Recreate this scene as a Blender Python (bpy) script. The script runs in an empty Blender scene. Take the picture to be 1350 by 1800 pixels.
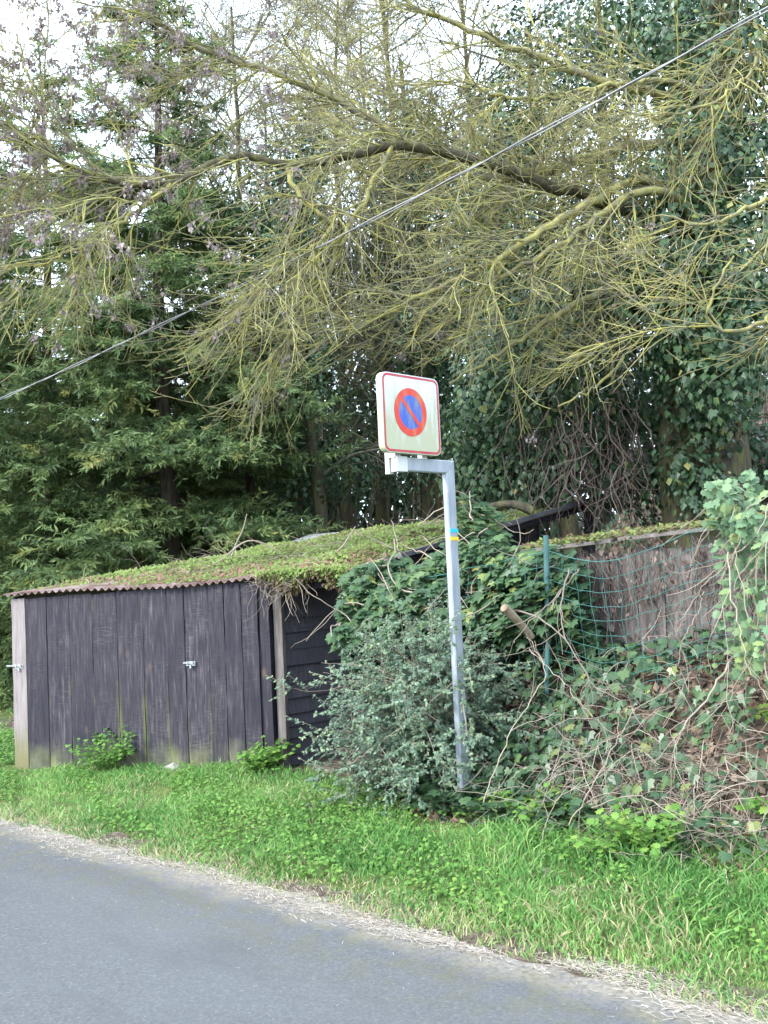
import bpy, math
import numpy as np
from mathutils import Matrix, Vector
R = math.radians
rng = np.random.default_rng(7)
scene = bpy.context.scene
col = scene.collection

# ------------------------------------------------------------------ camera
# axes: x runs along the road (towards the viewer's right), y away from the road, z up
YAW, PITCH, ROLL, FPX = R(43), R(3.3), R(2.6), 1845.0
EYE = np.array([0, 0, 1.6])
_f0 = np.array([-math.sin(YAW), math.cos(YAW), 0]); _r0 = np.array([math.cos(YAW), math.sin(YAW), 0]); _up = np.array([0, 0, 1.0])
CF = math.cos(PITCH)*_f0 + math.sin(PITCH)*_up
_u1 = -math.sin(PITCH)*_f0 + math.cos(PITCH)*_up
CR = math.cos(ROLL)*_r0 - math.sin(ROLL)*_u1
CU = math.sin(ROLL)*_r0 + math.cos(ROLL)*_u1
cd = bpy.data.cameras.new('camera'); cam = bpy.data.objects.new('camera', cd); col.objects.link(cam)
cd.sensor_fit = 'VERTICAL'; cd.sensor_height = 36; cd.lens = FPX/1800*36; cd.clip_start = .05; cd.clip_end = 2000
cam.matrix_world = Matrix(((CR[0], CU[0], -CF[0], EYE[0]), (CR[1], CU[1], -CF[1], EYE[1]), (CR[2], CU[2], -CF[2], EYE[2]), (0, 0, 0, 1)))
scene.camera = cam

# ------------------------------------------------------------------ sky, sun, exposure
SUN_EL, SUN_DIR = R(38), np.array([-.30, -.95])          # soft sun behind the viewer, from the road side
w = bpy.data.worlds.new('World'); scene.world = w; w.use_nodes = True
nt = w.node_tree; nt.nodes.clear()
sky = nt.nodes.new('ShaderNodeTexSky'); sky.sky_type = 'NISHITA'; sky.sun_disc = False
sky.sun_elevation = SUN_EL; sky.sun_rotation = math.atan2(SUN_DIR[0], SUN_DIR[1]); sky.dust_density = 3; sky.air_density = 1.2
tc = nt.nodes.new('ShaderNodeTexCoord'); nz = nt.nodes.new('ShaderNodeTexNoise'); nz.inputs['Scale'].default_value = 1.6; nz.inputs['Detail'].default_value = 6
rp = nt.nodes.new('ShaderNodeValToRGB'); rp.color_ramp.elements[0].position = .25; rp.color_ramp.elements[0].color = (.55, .55, .55, 1); rp.color_ramp.elements[1].position = .6; rp.color_ramp.elements[1].color = (.95, .95, .95, 1)
mx = nt.nodes.new('ShaderNodeMix'); mx.data_type = 'RGBA'; mx.inputs['B'].default_value = (7.9, 9.4, 11.2, 1)   # thin bright cloud
bg = nt.nodes.new('ShaderNodeBackground'); bg.inputs['Strength'].default_value = .1
out = nt.nodes.new('ShaderNodeOutputWorld')
L = nt.links.new
L(tc.outputs['Generated'], nz.inputs['Vector']); L(nz.outputs['Fac'], rp.inputs['Fac']); L(rp.outputs['Color'], mx.inputs['Factor'])
L(sky.outputs['Color'], mx.inputs['A']); L(mx.outputs['Result'], bg.inputs['Color']); L(bg.outputs['Background'], out.inputs['Surface'])
sd = bpy.data.lights.new('sun', 'SUN'); sd.energy = 1.5; sd.angle = R(14); sd.color = (1, .975, .94)
so = bpy.data.objects.new('sun', sd); col.objects.link(so); so.location = (-5, -10, 20)
_d = SUN_DIR/np.linalg.norm(SUN_DIR)*math.cos(SUN_EL)
so.rotation_euler = Vector((_d[0], _d[1], math.sin(SUN_EL))).to_track_quat('Z', 'Y').to_euler()
vs = scene.view_settings; vs.view_transform = 'Standard'; vs.look = 'None'; vs.exposure = 2.08; vs.gamma = 1; vs.use_curve_mapping = False
scene.cycles.max_bounces = 6; scene.cycles.diffuse_bounces = 3; scene.cycles.glossy_bounces = 2; scene.cycles.transmission_bounces = 3
scene.cycles.use_denoising = True

# ------------------------------------------------------------------ helpers
def A(*a): return np.array(a, float)
def nrm(v): return v/np.maximum(np.linalg.norm(v, axis=-1, keepdims=True), 1e-9)
def pt(px, py, d): return EYE + d*(CF + (px-675)/FPX*CR - (py-900)/FPX*CU)     # survey point: sight line and distance
def sm(t): t = np.clip(t, 0, 1); return t*t*(3-2*t)
def hgt(u, v):
    z = .13*sm((v-3.55)/1.2)
    z = z + .85*sm((v-4.92)/1.05)*sm((u+5.0)/1.0)
    z = z + 3.6*sm((v-8.6)/4.5)*sm((u+9.5)/4)
    z = z + .05*np.maximum(v-13, 0) * (v < 200) + 9.35*(v >= 200)
    return z - .03*(1-sm((v-3.36)/.1))*(v > -3)
BASE = {}
def sett(o, label=None, cat=None, group=None, kind=None):
    if label: o['label'] = label
    if cat: o['category'] = cat
    if group: o['group'] = group
    if kind: o['kind'] = kind
    return o
def thing(name, label, cat, base, group=None):
    o = bpy.data.objects.new(name, None); col.objects.link(o); o.location = base; o.empty_display_size = .2
    BASE[o.name] = np.array(base, float); return sett(o, label, cat, group)

class Geo:
    def __init__(s): s.v = []; s.f = {3: [], 4: []}; s.r = {3: [], 4: []}; s.n = 0
    def add(s, v, f, r=.5):
        f = np.asarray(f, int); k = f.shape[1]
        s.v.append(np.asarray(v, float).reshape(-1, 3)); s.f[k].append(f+s.n); s.r[k].append(np.broadcast_to(np.asarray(r, float), (len(f),))); s.n += len(s.v[-1])
    def poly(s, pts, r=.5):                                  # convex fan
        n = len(pts); s.add(pts, [[0, i, i+1] for i in range(1, n-1)], r)
    def box(s, lo, hi, r=.5, T=None):
        x0, y0, z0 = lo; x1, y1, z1 = hi
        v = np.array([[x0,y0,z0],[x1,y0,z0],[x1,y1,z0],[x0,y1,z0],[x0,y0,z1],[x1,y0,z1],[x1,y1,z1],[x0,y1,z1]], float)
        if T is not None: v = T(v)
        s.add(v, [[0,3,2,1],[4,5,6,7],[0,1,5,4],[1,2,6,5],[2,3,7,6],[3,0,4,7]], r)
    def tubes(s, P, rad, sides=3, r=.5, cap=False):          # P (M,N,3), rad (M,N)
        P = np.asarray(P, float)
        if P.ndim == 2: P = P[None]
        M, N, _ = P.shape; rad = np.broadcast_to(np.asarray(rad, float), (M, N))
        t = nrm(np.gradient(P, axis=1)); m = nrm(t.mean(1)); ref = np.where(np.abs(m[:, 2:]) > .8, A(1, 0, 0), A(0, 0, 1))
        a = nrm(np.cross(t, ref[:, None, :])); b = np.cross(t, a)
        an = np.arange(sides)/sides*2*math.pi
        V = P[:, :, None] + rad[:, :, None, None]*(np.cos(an)[None, None, :, None]*a[:, :, None] + np.sin(an)[None, None, :, None]*b[:, :, None])
        idx = np.arange(M*N*sides).reshape(M, N, sides); nx = np.roll(idx, -1, 2)
        q = np.stack([idx[:, :-1], nx[:, :-1], nx[:, 1:], idx[:, 1:]], -1).reshape(-1, 4)
        rr = np.repeat(np.broadcast_to(np.asarray(r, float), (M,)), (N-1)*sides)
        s.add(V.reshape(-1, 3), q, rr)
        if cap and sides >= 4:
            for m_ in range(M):
                for k, fl in ((0, 1), (N-1, -1)): s.poly(V[m_, k][::fl], .5)
    def leaves(s, tpl, pos, nor, tip, size, r):
        tv, tf = tpl; Xa, Ya, Za = frames(nor, tip)
        V = pos[:, None] + size[:, None, None]*(tv[None, :, 0, None]*Xa[:, None] + tv[None, :, 1, None]*Ya[:, None] + tv[None, :, 2, None]*Za[:, None])
        M, K = len(pos), len(tv)
        F = (np.asarray(tf)[None] + (np.arange(M)*K)[:, None, None]).reshape(-1, np.asarray(tf).shape[1])
        s.add(V.reshape(-1, 3), F, np.repeat(r, len(tf)))
    def build(s, name, mat, parent=None, smooth=False, kind=None, loc=None):
        V = np.concatenate(s.v)
        b = A(0, 0, 0)
        if parent is not None: b = BASE.get(parent.name, b)
        if loc is not None: b = b + np.asarray(loc, float)
        V = V-b
        me = bpy.data.meshes.new(name); me.vertices.add(len(V)); me.vertices.foreach_set('co', V.ravel())
        fl, ls, lt, rr = [], [], [], []; off = 0
        for k in (3, 4):
            if s.f[k]:
                F = np.concatenate(s.f[k]); fl.append(F.ravel()); ls.append(off+np.arange(len(F))*k); lt.append(np.full(len(F), k)); off += F.size; rr.append(np.concatenate(s.r[k]))
        fl = np.concatenate(fl).astype('i4'); ls = np.concatenate(ls).astype('i4'); lt = np.concatenate(lt).astype('i4'); rr = np.concatenate(rr)
        me.loops.add(len(fl)); me.loops.foreach_set('vertex_index', fl)
        me.polygons.add(len(ls)); me.polygons.foreach_set('loop_start', ls); me.polygons.foreach_set('loop_total', lt)
        me.polygons.foreach_set('use_smooth', np.full(len(ls), bool(smooth)))
        at = me.attributes.new('rnd', 'FLOAT', 'FACE'); at.data.foreach_set('value', rr.astype('f4'))
        me.update(calc_edges=True); me.materials.append(mat)
        o = bpy.data.objects.new(name, me); col.objects.link(o)
        if parent is not None: o.parent = parent
        if loc is not None: o.location = loc
        elif parent is None: pass
        BASE[o.name] = b
        if kind: o['kind'] = kind
        return o
def frames(nor, tip):
    Z = nrm(nor); X = nrm(np.cross(tip, Z)); Y = np.cross(Z, X); return X, Y, Z
def rv(n): return nrm(rng.normal(size=(n, 3)))
def U(a, b, n=None): return rng.uniform(a, b, n)

# leaf templates: stalk at origin, tip along +y
def fan(out, cz=.0, fold=-.25):
    o = np.array(out, float); v = np.zeros((len(o)+1, 3)); v[0] = (0, .35, cz); v[1:, :2] = o; v[1:, 2] = fold*np.abs(o[:, 0])
    n = len(o); return v, [[0, i+1, (i+1) % n+1] for i in range(n)]
IVY = fan([(0,.02),(.2,-.12),(.5,.04),(.36,.27),(.44,.54),(.17,.56),(0,1),(-.17,.56),(-.44,.54),(-.36,.27),(-.5,.04),(-.2,-.12)])
VINE = fan([(.52*(.74+.27*(i % 2))*math.sin(a), .45-.52*(.74+.27*(i % 2)+.1*(i == 7))*math.cos(a), 0)[:2] for i, a in enumerate(np.linspace(0, 2*math.pi, 14, endpoint=False))], fold=-.18)
DIA = (A([0,0,0],[.32,.42,-.08],[0,1,-.05],[-.32,.42,-.08]), [[0,1,2],[0,2,3]])
HEX = (A([0,0,0],[.36,.22,-.1],[.33,.62,-.1],[0,1,-.04],[-.33,.62,-.1],[-.36,.22,-.1]), [[0,1,2,3],[0,3,4,5]])
NDL = (A([0,0,0],[.12,.45,0],[0,1,-.08],[-.12,.45,0]), [[0,1,2,3]])
KITE = (A([0,0,0],[.42,.36,-.1],[0,1,-.06],[-.42,.36,-.1]), [[0,1,2],[0,2,3]])

# ------------------------------------------------------------------ materials
def mat(name, rough=.7, spec=.3):
    m = bpy.data.materials.new(name); m.use_nodes = True; n = m.node_tree; b = n.nodes['Principled BSDF']
    b.inputs['Roughness'].default_value = rough; b.inputs['Specular IOR Level'].default_value = spec
    return m, n, b
def nd(n, t, **k):
    x = n.nodes.new(t)
    for a, v in k.items():
        if a in x.inputs: x.inputs[a].default_value = v
        else: setattr(x, a, v)
    return x
def ramp(n, fac, stops):
    r = n.nodes.new('ShaderNodeValToRGB'); e = r.color_ramp.elements
    while len(e) < len(stops): e.new(.5)
    for i, (p, c) in enumerate(stops): e[i].position = p; e[i].color = (*c, 1)
    n.links.new(fac, r.inputs['Fac']); return r.outputs['Color']
def noise(n, scale, detail=4, vec=None, rough=.6):
    x = nd(n, 'ShaderNodeTexNoise', Scale=scale, Detail=detail, Roughness=rough)
    if vec is not None: n.links.new(vec, x.inputs['Vector'])
    return x.outputs['Fac']
def objco(n, sc=(1, 1, 1), rnd=False):
    t = nd(n, 'ShaderNodeTexCoord'); m = nd(n, 'ShaderNodeMapping'); m.inputs['Scale'].default_value = sc
    n.links.new(t.outputs['Object'], m.inputs['Vector'])
    if rnd:
        oi = nd(n, 'ShaderNodeObjectInfo'); mu = nd(n, 'ShaderNodeMath', operation='MULTIPLY'); n.links.new(oi.outputs['Random'], mu.inputs[0]); mu.inputs[1].default_value = 37
        n.links.new(mu.outputs[0], m.inputs['Location'])
    return m.outputs['Vector']
def mixc(n, fac, a, b):
    m = nd(n, 'ShaderNodeMix', data_type='RGBA')
    for s, v in (('Factor', fac), ('A', a), ('B', b)):
        if hasattr(v, 'is_linked') or hasattr(v, 'links'): n.links.new(v, m.inputs[s])
        else: m.inputs[s].default_value = v if not isinstance(v, tuple) else (*v, 1)
    return m.outputs['Result']
def mth(n, op, a, b=None, clamp=False):
    m = nd(n, 'ShaderNodeMath', operation=op, use_clamp=clamp)
    for i, v in enumerate((a, b)):
        if v is None: continue
        if hasattr(v, 'links'): n.links.new(v, m.inputs[i])
        else: m.inputs[i].default_value = v
    return m.outputs[0]
def bump(n, b, h, strength=.5, dist=.01):
    x = nd(n, 'ShaderNodeBump', Strength=strength, Distance=dist); n.links.new(h, x.inputs['Height']); n.links.new(x.outputs['Normal'], b.inputs['Normal'])
def leafmat(name, stops, rough=.5, spec=.4, trans=.25):
    m, n, b = mat(name, rough, spec)
    a = nd(n, 'ShaderNodeAttribute', attribute_name='rnd')
    c = ramp(n, a.outputs['Fac'], stops); n.links.new(c, b.inputs['Base Color'])
    if trans:
        t = nd(n, 'ShaderNodeBsdfTranslucent'); n.links.new(c, t.inputs['Color']); x = nd(n, 'ShaderNodeMixShader'); x.inputs[0].default_value = trans
        n.links.new(b.outputs[0], x.inputs[1]); n.links.new(t.outputs[0], x.inputs[2]); n.links.new(x.outputs[0], n.nodes['Material Output'].inputs['Surface'])
    return m
M = {}
M['ivy'] = leafmat('ivy_leaf', [(0, (.03,.065,.032)), (.5, (.06,.118,.055)), (.8, (.1,.165,.06)), (.93, (.2,.23,.07)), (1, (.28,.25,.09))], .36, .4, .25)
M['ivy_wood'] = leafmat('wood_ivy_leaf', [(0, (.03,.065,.03)), (.6, (.06,.115,.05)), (1, (.11,.17,.06))], .42, .45, .2)
M['vine'] = leafmat('vine_leaf', [(0, (.09,.17,.09)), (.6, (.17,.27,.135)), (1, (.27,.34,.12))], .5, .35, .3)
M['cot'] = leafmat('cotoneaster_leaf', [(0, (.06,.11,.07)), (.6, (.115,.185,.115)), (1, (.19,.25,.13))], .45, .4, .15)
M['grass'] = leafmat('grass_blade', [(0, (.07,.18,.045)), (.5, (.135,.3,.075)), (.85, (.25,.4,.115)), (.93, (.38,.35,.18)), (1, (.46,.4,.25))], .55, .3, .35)
M['weed'] = leafmat('weed_leaf', [(0, (.07,.16,.03)), (.6, (.12,.25,.045)), (1, (.2,.3,.06))], .55, .3, .3)
M['moss'] = leafmat('roof_moss', [(0, (.13,.09,.055)), (.2, (.16,.15,.06)), (.5, (.15,.22,.055)), (.9, (.24,.33,.1)), (1, (.28,.15,.12))], .7, .2, .3)
M['fir'] = leafmat('fir_needles', [(0, (.075,.125,.055)), (.5, (.145,.215,.085)), (.85, (.205,.275,.1)), (1, (.27,.28,.09))], .55, .25, .4)
M['straw'] = leafmat('straw', [(0, (.21,.175,.14)), (.5, (.42,.37,.31)), (1, (.6,.54,.47))], .8, .2, .1)
M['drystem'] = leafmat('dry_stem', [(0, (.11,.085,.07)), (.5, (.22,.18,.145)), (1, (.37,.31,.245))], .75, .2, 0)
M['root'] = leafmat('root', [(0, (.07,.05,.04)), (1, (.26,.2,.17))], .85, .15, 0)
M['keys'] = leafmat('ash_keys', [(0, (.17,.13,.13)), (1, (.38,.32,.31))], .7, .2, .25)
M['litter'] = leafmat('dead_leaf', [(0, (.1,.065,.045)), (.7, (.22,.15,.1)), (1, (.33,.25,.19))], .8, .2, .1)
def lichen():
    m, n, b = mat('lichen_bark', .85, .15); v = objco(n)
    f = noise(n, 9, 3, v); c = ramp(n, f, [(.3, (.16,.15,.11)), (.44, (.23,.22,.1)), (.58, (.35,.325,.085)), (.75, (.31,.31,.22))])
    a = nd(n, 'ShaderNodeAttribute', attribute_name='rnd'); c2 = mixc(n, a.outputs['Fac'], (.14,.125,.1), c)
    n.links.new(c2, b.inputs['Base Color']); return m
M['lichen'] = lichen()
def bark(name, c0, c1, c2, sc=(6, 6, 1.5)):
    m, n, b = mat(name, .9, .15); v = objco(n, sc); f = noise(n, 3, 6, v)
    n.links.new(ramp(n, f, [(.3, c0), (.5, c1), (.72, c2)]), b.inputs['Base Color']); bump(n, b, f, .8, .03); return m
M['bark'] = bark('bark', (.035,.028,.022), (.075,.06,.045), (.11,.105,.05))
M['mossbark'] = bark('mossy_bark', (.04,.035,.028), (.08,.07,.045), (.12,.135,.035))
M['stub'] = bark('cut_wood', (.12,.09,.06), (.22,.17,.12), (.3,.24,.17))
def wood_dark(nm='creosoted_board', algae=True):
    m, n, b = mat(nm, .75, .25)
    v = objco(n, (9, 9, .7), True); v2 = objco(n, (1, 1, 1), True); v0 = objco(n)
    g = noise(n, 6, 8, v, .7); c = ramp(n, g, [(.28, (.01,.01,.016)), (.45, (.03,.028,.037)), (.58, (.066,.058,.068)), (.72, (.19,.155,.15))])
    saw = nd(n, 'ShaderNodeTexNoise', Scale=1, Detail=3); sv = objco(n, (14, 3, 110), True); n.links.new(sv, saw.inputs['Vector'])
    s2 = mth(n, 'MULTIPLY', ramp(n, saw.outputs['Fac'], [(.5, (0,0,0)), (.75, (1,1,1))]), ramp(n, noise(n, 2.2, 2, v2), [(.45, (0,0,0)), (.7, (.5,.5,.5))]))
    c = mixc(n, s2, c, (.2,.175,.17)); oi_ = nd(n, 'ShaderNodeObjectInfo'); c = mixc(n, mth(n, 'MULTIPLY', oi_.outputs['Random'], .5), c, (.022,.02,.028)); c = mixc(n, ramp(n, noise(n, 1.3, 3, v2), [(.4, (0,0,0)), (.65, (.5,.5,.5))]), c, (.014,.014,.022))
    kn = nd(n, 'ShaderNodeTexVoronoi', Scale=4.4); kv = objco(n, (1, 1, .55), True); n.links.new(kv, kn.inputs['Vector'])
    c = mixc(n, ramp(n, kn.outputs['Distance'], [(.03, (.9,.9,.9)), (.13, (0,0,0))]), c, (.1,.072,.056))
    if not algae:
        c = mixc(n, .3, c, (.11,.11,.125)); n.links.new(c, b.inputs['Base Color']); bump(n, b, g, .5, .004); return m
    sp = nd(n, 'ShaderNodeSeparateXYZ'); n.links.new(v0, sp.inputs[0])
    lo = mth(n, 'MULTIPLY_ADD', sp.outputs['Z'], -2.2); n.nodes[-1].inputs[2].default_value = .95     # algae creeps up from wet ground
    al = mth(n, 'MULTIPLY', mth(n, 'MAXIMUM', lo, 0.0), noise(n, 4.5, 4, v2)); al = mth(n, 'MULTIPLY', ramp(n, al, [(.2, (0,0,0)), (.5, (.85,.85,.85))]), ramp(n, noise(n, 1.7, 4, objco(n, (2.2, 1, .8), True)), [(.38, (.12,.12,.12)), (.62, (1,1,1))]))
    c = mixc(n, al, c, mixc(n, noise(n, 11, 3, v2), (.2,.21,.17), (.22,.24,.03)))
    mx_ = mth(n, 'ABSOLUTE', sp.outputs['X'])
    sm_ = mth(n, 'MULTIPLY', ramp(n, mx_, [(.088, (0,0,0)), (.112, (1,1,1))]), ramp(n, mth(n, 'ADD', noise(n, 2.2, 3, objco(n, (1,1,.8), True)), mth(n, 'MULTIPLY', sp.outputs['Z'], -.14)), [(.42, (0,0,0)), (.6, (.6,.6,.6))]))
    c = mixc(n, sm_, c, (.15,.18,.04))
    n.links.new(c, b.inputs['Base Color']); bump(n, b, g, .5, .004); return m
M['board'] = wood_dark(); M['lap'] = wood_dark('dark_lap_board', False)
def simple(name, stops, scale, rough, spec, sc=(1,1,1), bs=.3, bd=.005, metal=0, rnd=True, detail=5):
    m, n, b = mat(name, rough, spec); v = objco(n, sc, rnd); f = noise(n, scale, detail, v)
    n.links.new(ramp(n, f, stops), b.inputs['Base Color']); b.inputs['Metallic'].default_value = metal
    if bs: bump(n, b, f, bs, bd)
    return m
M['greyboard'] = simple('grey_weathered_board', [(.3, (.07,.06,.055)), (.55, (.145,.128,.12)), (.75, (.24,.215,.2))], 5, .85, .15, (9,9,.7))
def pale():
    m, n, b = mat('pale_board', .8, .2); v = objco(n, (9,9,.8), True); f = noise(n, 5, 6, v)
    c = ramp(n, f, [(.3, (.17,.145,.14)), (.6, (.255,.225,.22)), (.8, (.3,.27,.265))])
    sp = nd(n, 'ShaderNodeSeparateXYZ'); n.links.new(objco(n), sp.inputs[0])
    t = mth(n, 'ADD', sp.outputs['Z'], mth(n, 'MULTIPLY', noise(n, 6, 4, objco(n)), .35))
    c = mixc(n, ramp(n, t, [(.3, (.8,.8,.8)), (.62, (0,0,0))]), c, (.14,.135,.045)); n.links.new(c, b.inputs['Base Color']); bump(n, b, f, .3, .003); return m
M['pale'] = pale()
M['galv'] = simple('galvanised_steel', [(.3, (.24,.27,.3)), (.6, (.34,.375,.41)), (.8, (.42,.45,.47))], 14, .5, .5, (1,1,.35), .05, .002, .2)
M['alu'] = simple('aluminium_trim', [(.3, (.5,.51,.5)), (.8, (.62,.63,.62))], 8, .4, .5, bs=0)
M['boltsteel'] = simple('bolt_steel', [(.3, (.3,.31,.32)), (.8, (.45,.46,.46))], 8, .45, .5, metal=.3, bs=0)
M['rust'] = simple('corrugated_sheet', [(.3, (.1,.06,.05)), (.5, (.22,.15,.13)), (.65, (.33,.26,.25)), (.8, (.16,.09,.07))], 3.5, .8, .25, (1,1,1), .15)
M['tar'] = simple('roof_edge_strip', [(.3, (.05,.05,.055)), (.7, (.13,.13,.14))], 6, .6, .3)
M['zinc'] = simple('zinc_flashing', [(.3, (.28,.3,.32)), (.7, (.42,.44,.46))], 6, .5, .5, metal=.3)
M['cable'] = simple('cable_sheath', [(.3, (.16,.16,.17)), (.7, (.3,.3,.31))], 2, .5, .5, bs=0)
M['mesh_green'] = simple('green_plastic_wire', [(.3, (.03,.13,.11)), (.7, (.06,.2,.175))], 4, .45, .5, bs=0)
M['post_green'] = simple('green_post_paint', [(.3, (.05,.13,.125)), (.7, (.1,.2,.19))], 12, .5, .4, bs=0)
M['stone'] = simple('stone', [(.3, (.16,.155,.14)), (.7, (.28,.27,.25))], 6, .9, .2, bs=.6, bd=.03)
M['render'] = simple('rubble_wall', [(.3, (.16,.14,.1)), (.55, (.3,.26,.19)), (.75, (.38,.34,.27))], 3, .9, .15, bs=.7, bd=.04)
def paint(name, colr, dirt, amt, flecks=True, rough=.4):
    m, n, b = mat(name, rough, .4); v = objco(n, (1, 3.2, 1)); c = colr
    f = noise(n, 6, 5, v); c = mixc(n, ramp(n, f, [(.45, (0,0,0)), (.72, (amt,)*3)]), c, dirt)
    if flecks: c = mixc(n, ramp(n, noise(n, 75, 2, objco(n)), [(.68, (0,0,0)), (.76, (.75,.75,.75))]), c, (.55,.5,.42))
    n.links.new(c, b.inputs['Base Color']); return m
def panel_mat():
    m, n, b = mat('sign_white', .45, .4); v = objco(n, (1, 9, 1.6)); sp = nd(n, 'ShaderNodeSeparateXYZ'); n.links.new(objco(n), sp.inputs[0])
    f = noise(n, 2.6, 5, v); lo = mth(n, 'MULTIPLY_ADD', sp.outputs['Z'], -1.15); n.nodes[-1].inputs[2].default_value = .46
    t = mth(n, 'MULTIPLY', mth(n, 'MAXIMUM', lo, 0.03), f)
    c = mixc(n, ramp(n, t, [(.09, (0,0,0)), (.27, (.8,.8,.8))]), (.66,.68,.68), (.36,.36,.19)); n.links.new(c, b.inputs['Base Color']); return m
M['s_white'] = panel_mat()
M['s_border'] = paint('sign_border_red', (.45,.035,.06), (.35,.22,.1), .4)
M['s_red'] = paint('sign_red', (.58,.045,.03), (.48,.2,.09), .85)
M['s_blue'] = paint('sign_blue', (.045,.1,.43), (.2,.26,.27), .9)
M['t_cyan'] = paint('cyan_tape', (.03,.42,.55), (.1,.4,.5), .3, False)
M['t_yellow'] = paint('yellow_tape', (.7,.5,.03), (.6,.5,.1), .3, False)
def ground_m():
    m, n, b = mat('ground', .95, .1); v = objco(n); geo = nd(n, 'ShaderNodeNewGeometry'); sp = nd(n, 'ShaderNodeSeparateXYZ'); n.links.new(geo.outputs['Position'], sp.inputs[0])
    soil = ramp(n, noise(n, 14, 8, v), [(.3, (.04,.03,.024)), (.52, (.1,.078,.06)), (.7, (.2,.165,.13))])
    gr = ramp(n, noise(n, 9, 6, v), [(.3, (.05,.06,.025)), (.55, (.09,.12,.035)), (.8, (.16,.16,.08))])
    wv = mth(n, 'MULTIPLY', mth(n, 'LESS_THAN', sp.outputs['Y'], 5.0), mth(n, 'GREATER_THAN', sp.outputs['Y'], 3.75))
    wl = mth(n, 'LESS_THAN', mth(n, 'ADD', sp.outputs['X'], mth(n, 'MULTIPLY', noise(n, .6, 3, v), 2.0)), -10.6)
    lw = mth(n, 'MULTIPLY', wl, mth(n, 'LESS_THAN', sp.outputs['Y'], 30.0))
    k = mth(n, 'MULTIPLY', mth(n, 'MAXIMUM', wv, lw), ramp(n, noise(n, 3.0, 4, v), [(.33, (.2,.2,.2)), (.5, (1,1,1))]))
    n.links.new(mixc(n, k, soil, gr), b.inputs['Base Color']); bump(n, b, noise(n, 25, 6, v), .7, .03); return m
M['ground'] = ground_m()
def asphalt():
    m, n, b = mat('asphalt', .8, .3); v = objco(n); sp = nd(n, 'ShaderNodeSeparateXYZ'); n.links.new(v, sp.inputs[0])
    f = noise(n, 75, 5, v, .75); c = ramp(n, f, [(.3, (.04,.042,.044)), (.5, (.078,.08,.083)), (.62, (.11,.112,.117)), (.72, (.25,.25,.25))])
    big = noise(n, .9, 4, objco(n, (.35, 1, 1))); c = mixc(n, ramp(n, big, [(.35, (0,0,0)), (.7, (.65,.65,.65))]), c, (.105,.109,.116)); c = mixc(n, ramp(n, noise(n, 2.3, 5, objco(n, (.5, 1.3, 1))), [(.5, (0,0,0)), (.75, (.5,.5,.5))]), c, (.06,.062,.066))
    e = mth(n, 'MULTIPLY', ramp(n, sp.outputs['Y'], [(0, (0,0,0)), (1, (1,1,1))]), 1.0)
    ed = nd(n, 'ShaderNodeMapRange'); n.links.new(sp.outputs['Y'], ed.inputs['Value']); ed.inputs['From Min'].default_value = 2.75; ed.inputs['From Max'].default_value = 3.5
    ms = mth(n, 'MULTIPLY', ed.outputs['Result'], ramp(n, noise(n, 7, 5, v), [(.42, (0,0,0)), (.62, (1,1,1))]))
    c = mixc(n, mth(n, 'MULTIPLY', ms, .55), c, (.1,.095,.035))
    e2 = nd(n, 'ShaderNodeMapRange'); n.links.new(mth(n, 'ADD', sp.outputs['Y'], mth(n, 'MULTIPLY', noise(n, 3.5, 5, v), .3)), e2.inputs['Value']); e2.inputs['From Min'].default_value = 3.42; e2.inputs['From Max'].default_value = 3.72
    c = mixc(n, mth(n, 'MULTIPLY', e2.outputs['Result'], ramp(n, noise(n, 38, 5, v, .7), [(.36, (.25,.25,.25)), (.58, (1,1,1))])), c, (.27,.235,.195)); n.links.new(c, b.inputs['Base Color']); bump(n, b, f, .45, .004); return m
M['asphalt'] = asphalt()

# ------------------------------------------------------------------ ground and road
gu = np.unique(np.r_[-400,-250,-150,-100,-70,-50,-40,-32,-26,-22,-18, np.arange(-16, 3, .14), 4,6,9,13,20,30,45,70,110,200,400])
gv = np.unique(np.r_[-400,-200,-100,-50,-20,-8,-4,-3,-2,0,2,3, np.arange(3.3, 7, .07), np.arange(7, 15, .16), 16,18,20,23,27,32,40,60,90,140,199,260,400])
gu_, gv_ = np.meshgrid(gu, gv, indexing='ij')
Z = hgt(gu_, gv_) + rng.normal(0, .012, gu_.shape)*((gv_ > 3.6) & (gv_ < 15)) + rng.normal(0, .05, gu_.shape)*(gv_ > 8.5)*(gv_ < 40)
ii = np.arange(gu_.size).reshape(gu_.shape)
g = Geo(); g.add(np.stack([gu_, gv_, Z], -1), np.stack([ii[:-1,:-1], ii[1:,:-1], ii[1:,1:], ii[:-1,1:]], -1).reshape(-1, 4))
sett(g.build('ground', M['ground'], smooth=True), 'grassy verge and earth bank beside the lane', 'ground', kind='structure')
g = Geo(); ru = np.r_[-400,-100,-40, np.arange(-20, 4, .12), 10,40,100,400]; e1 = 3.56+.05*np.sin(ru*1.7)*np.sin(ru*.6)+rng.normal(0, .018, len(ru)); e0 = np.full(len(ru), -1.9)
n_ = len(ru); v_ = np.r_[np.stack([ru, e0, 0*ru+.006], 1), np.stack([ru, e1, 0*ru+.006], 1)]; i_ = np.arange(n_-1)
g.add(v_, np.stack([i_, i_+1, i_+1+n_, i_+n_], 1)); sett(g.build('road', M['asphalt']), 'grey asphalt lane with straw along its edge', 'road', kind='structure')

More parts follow.
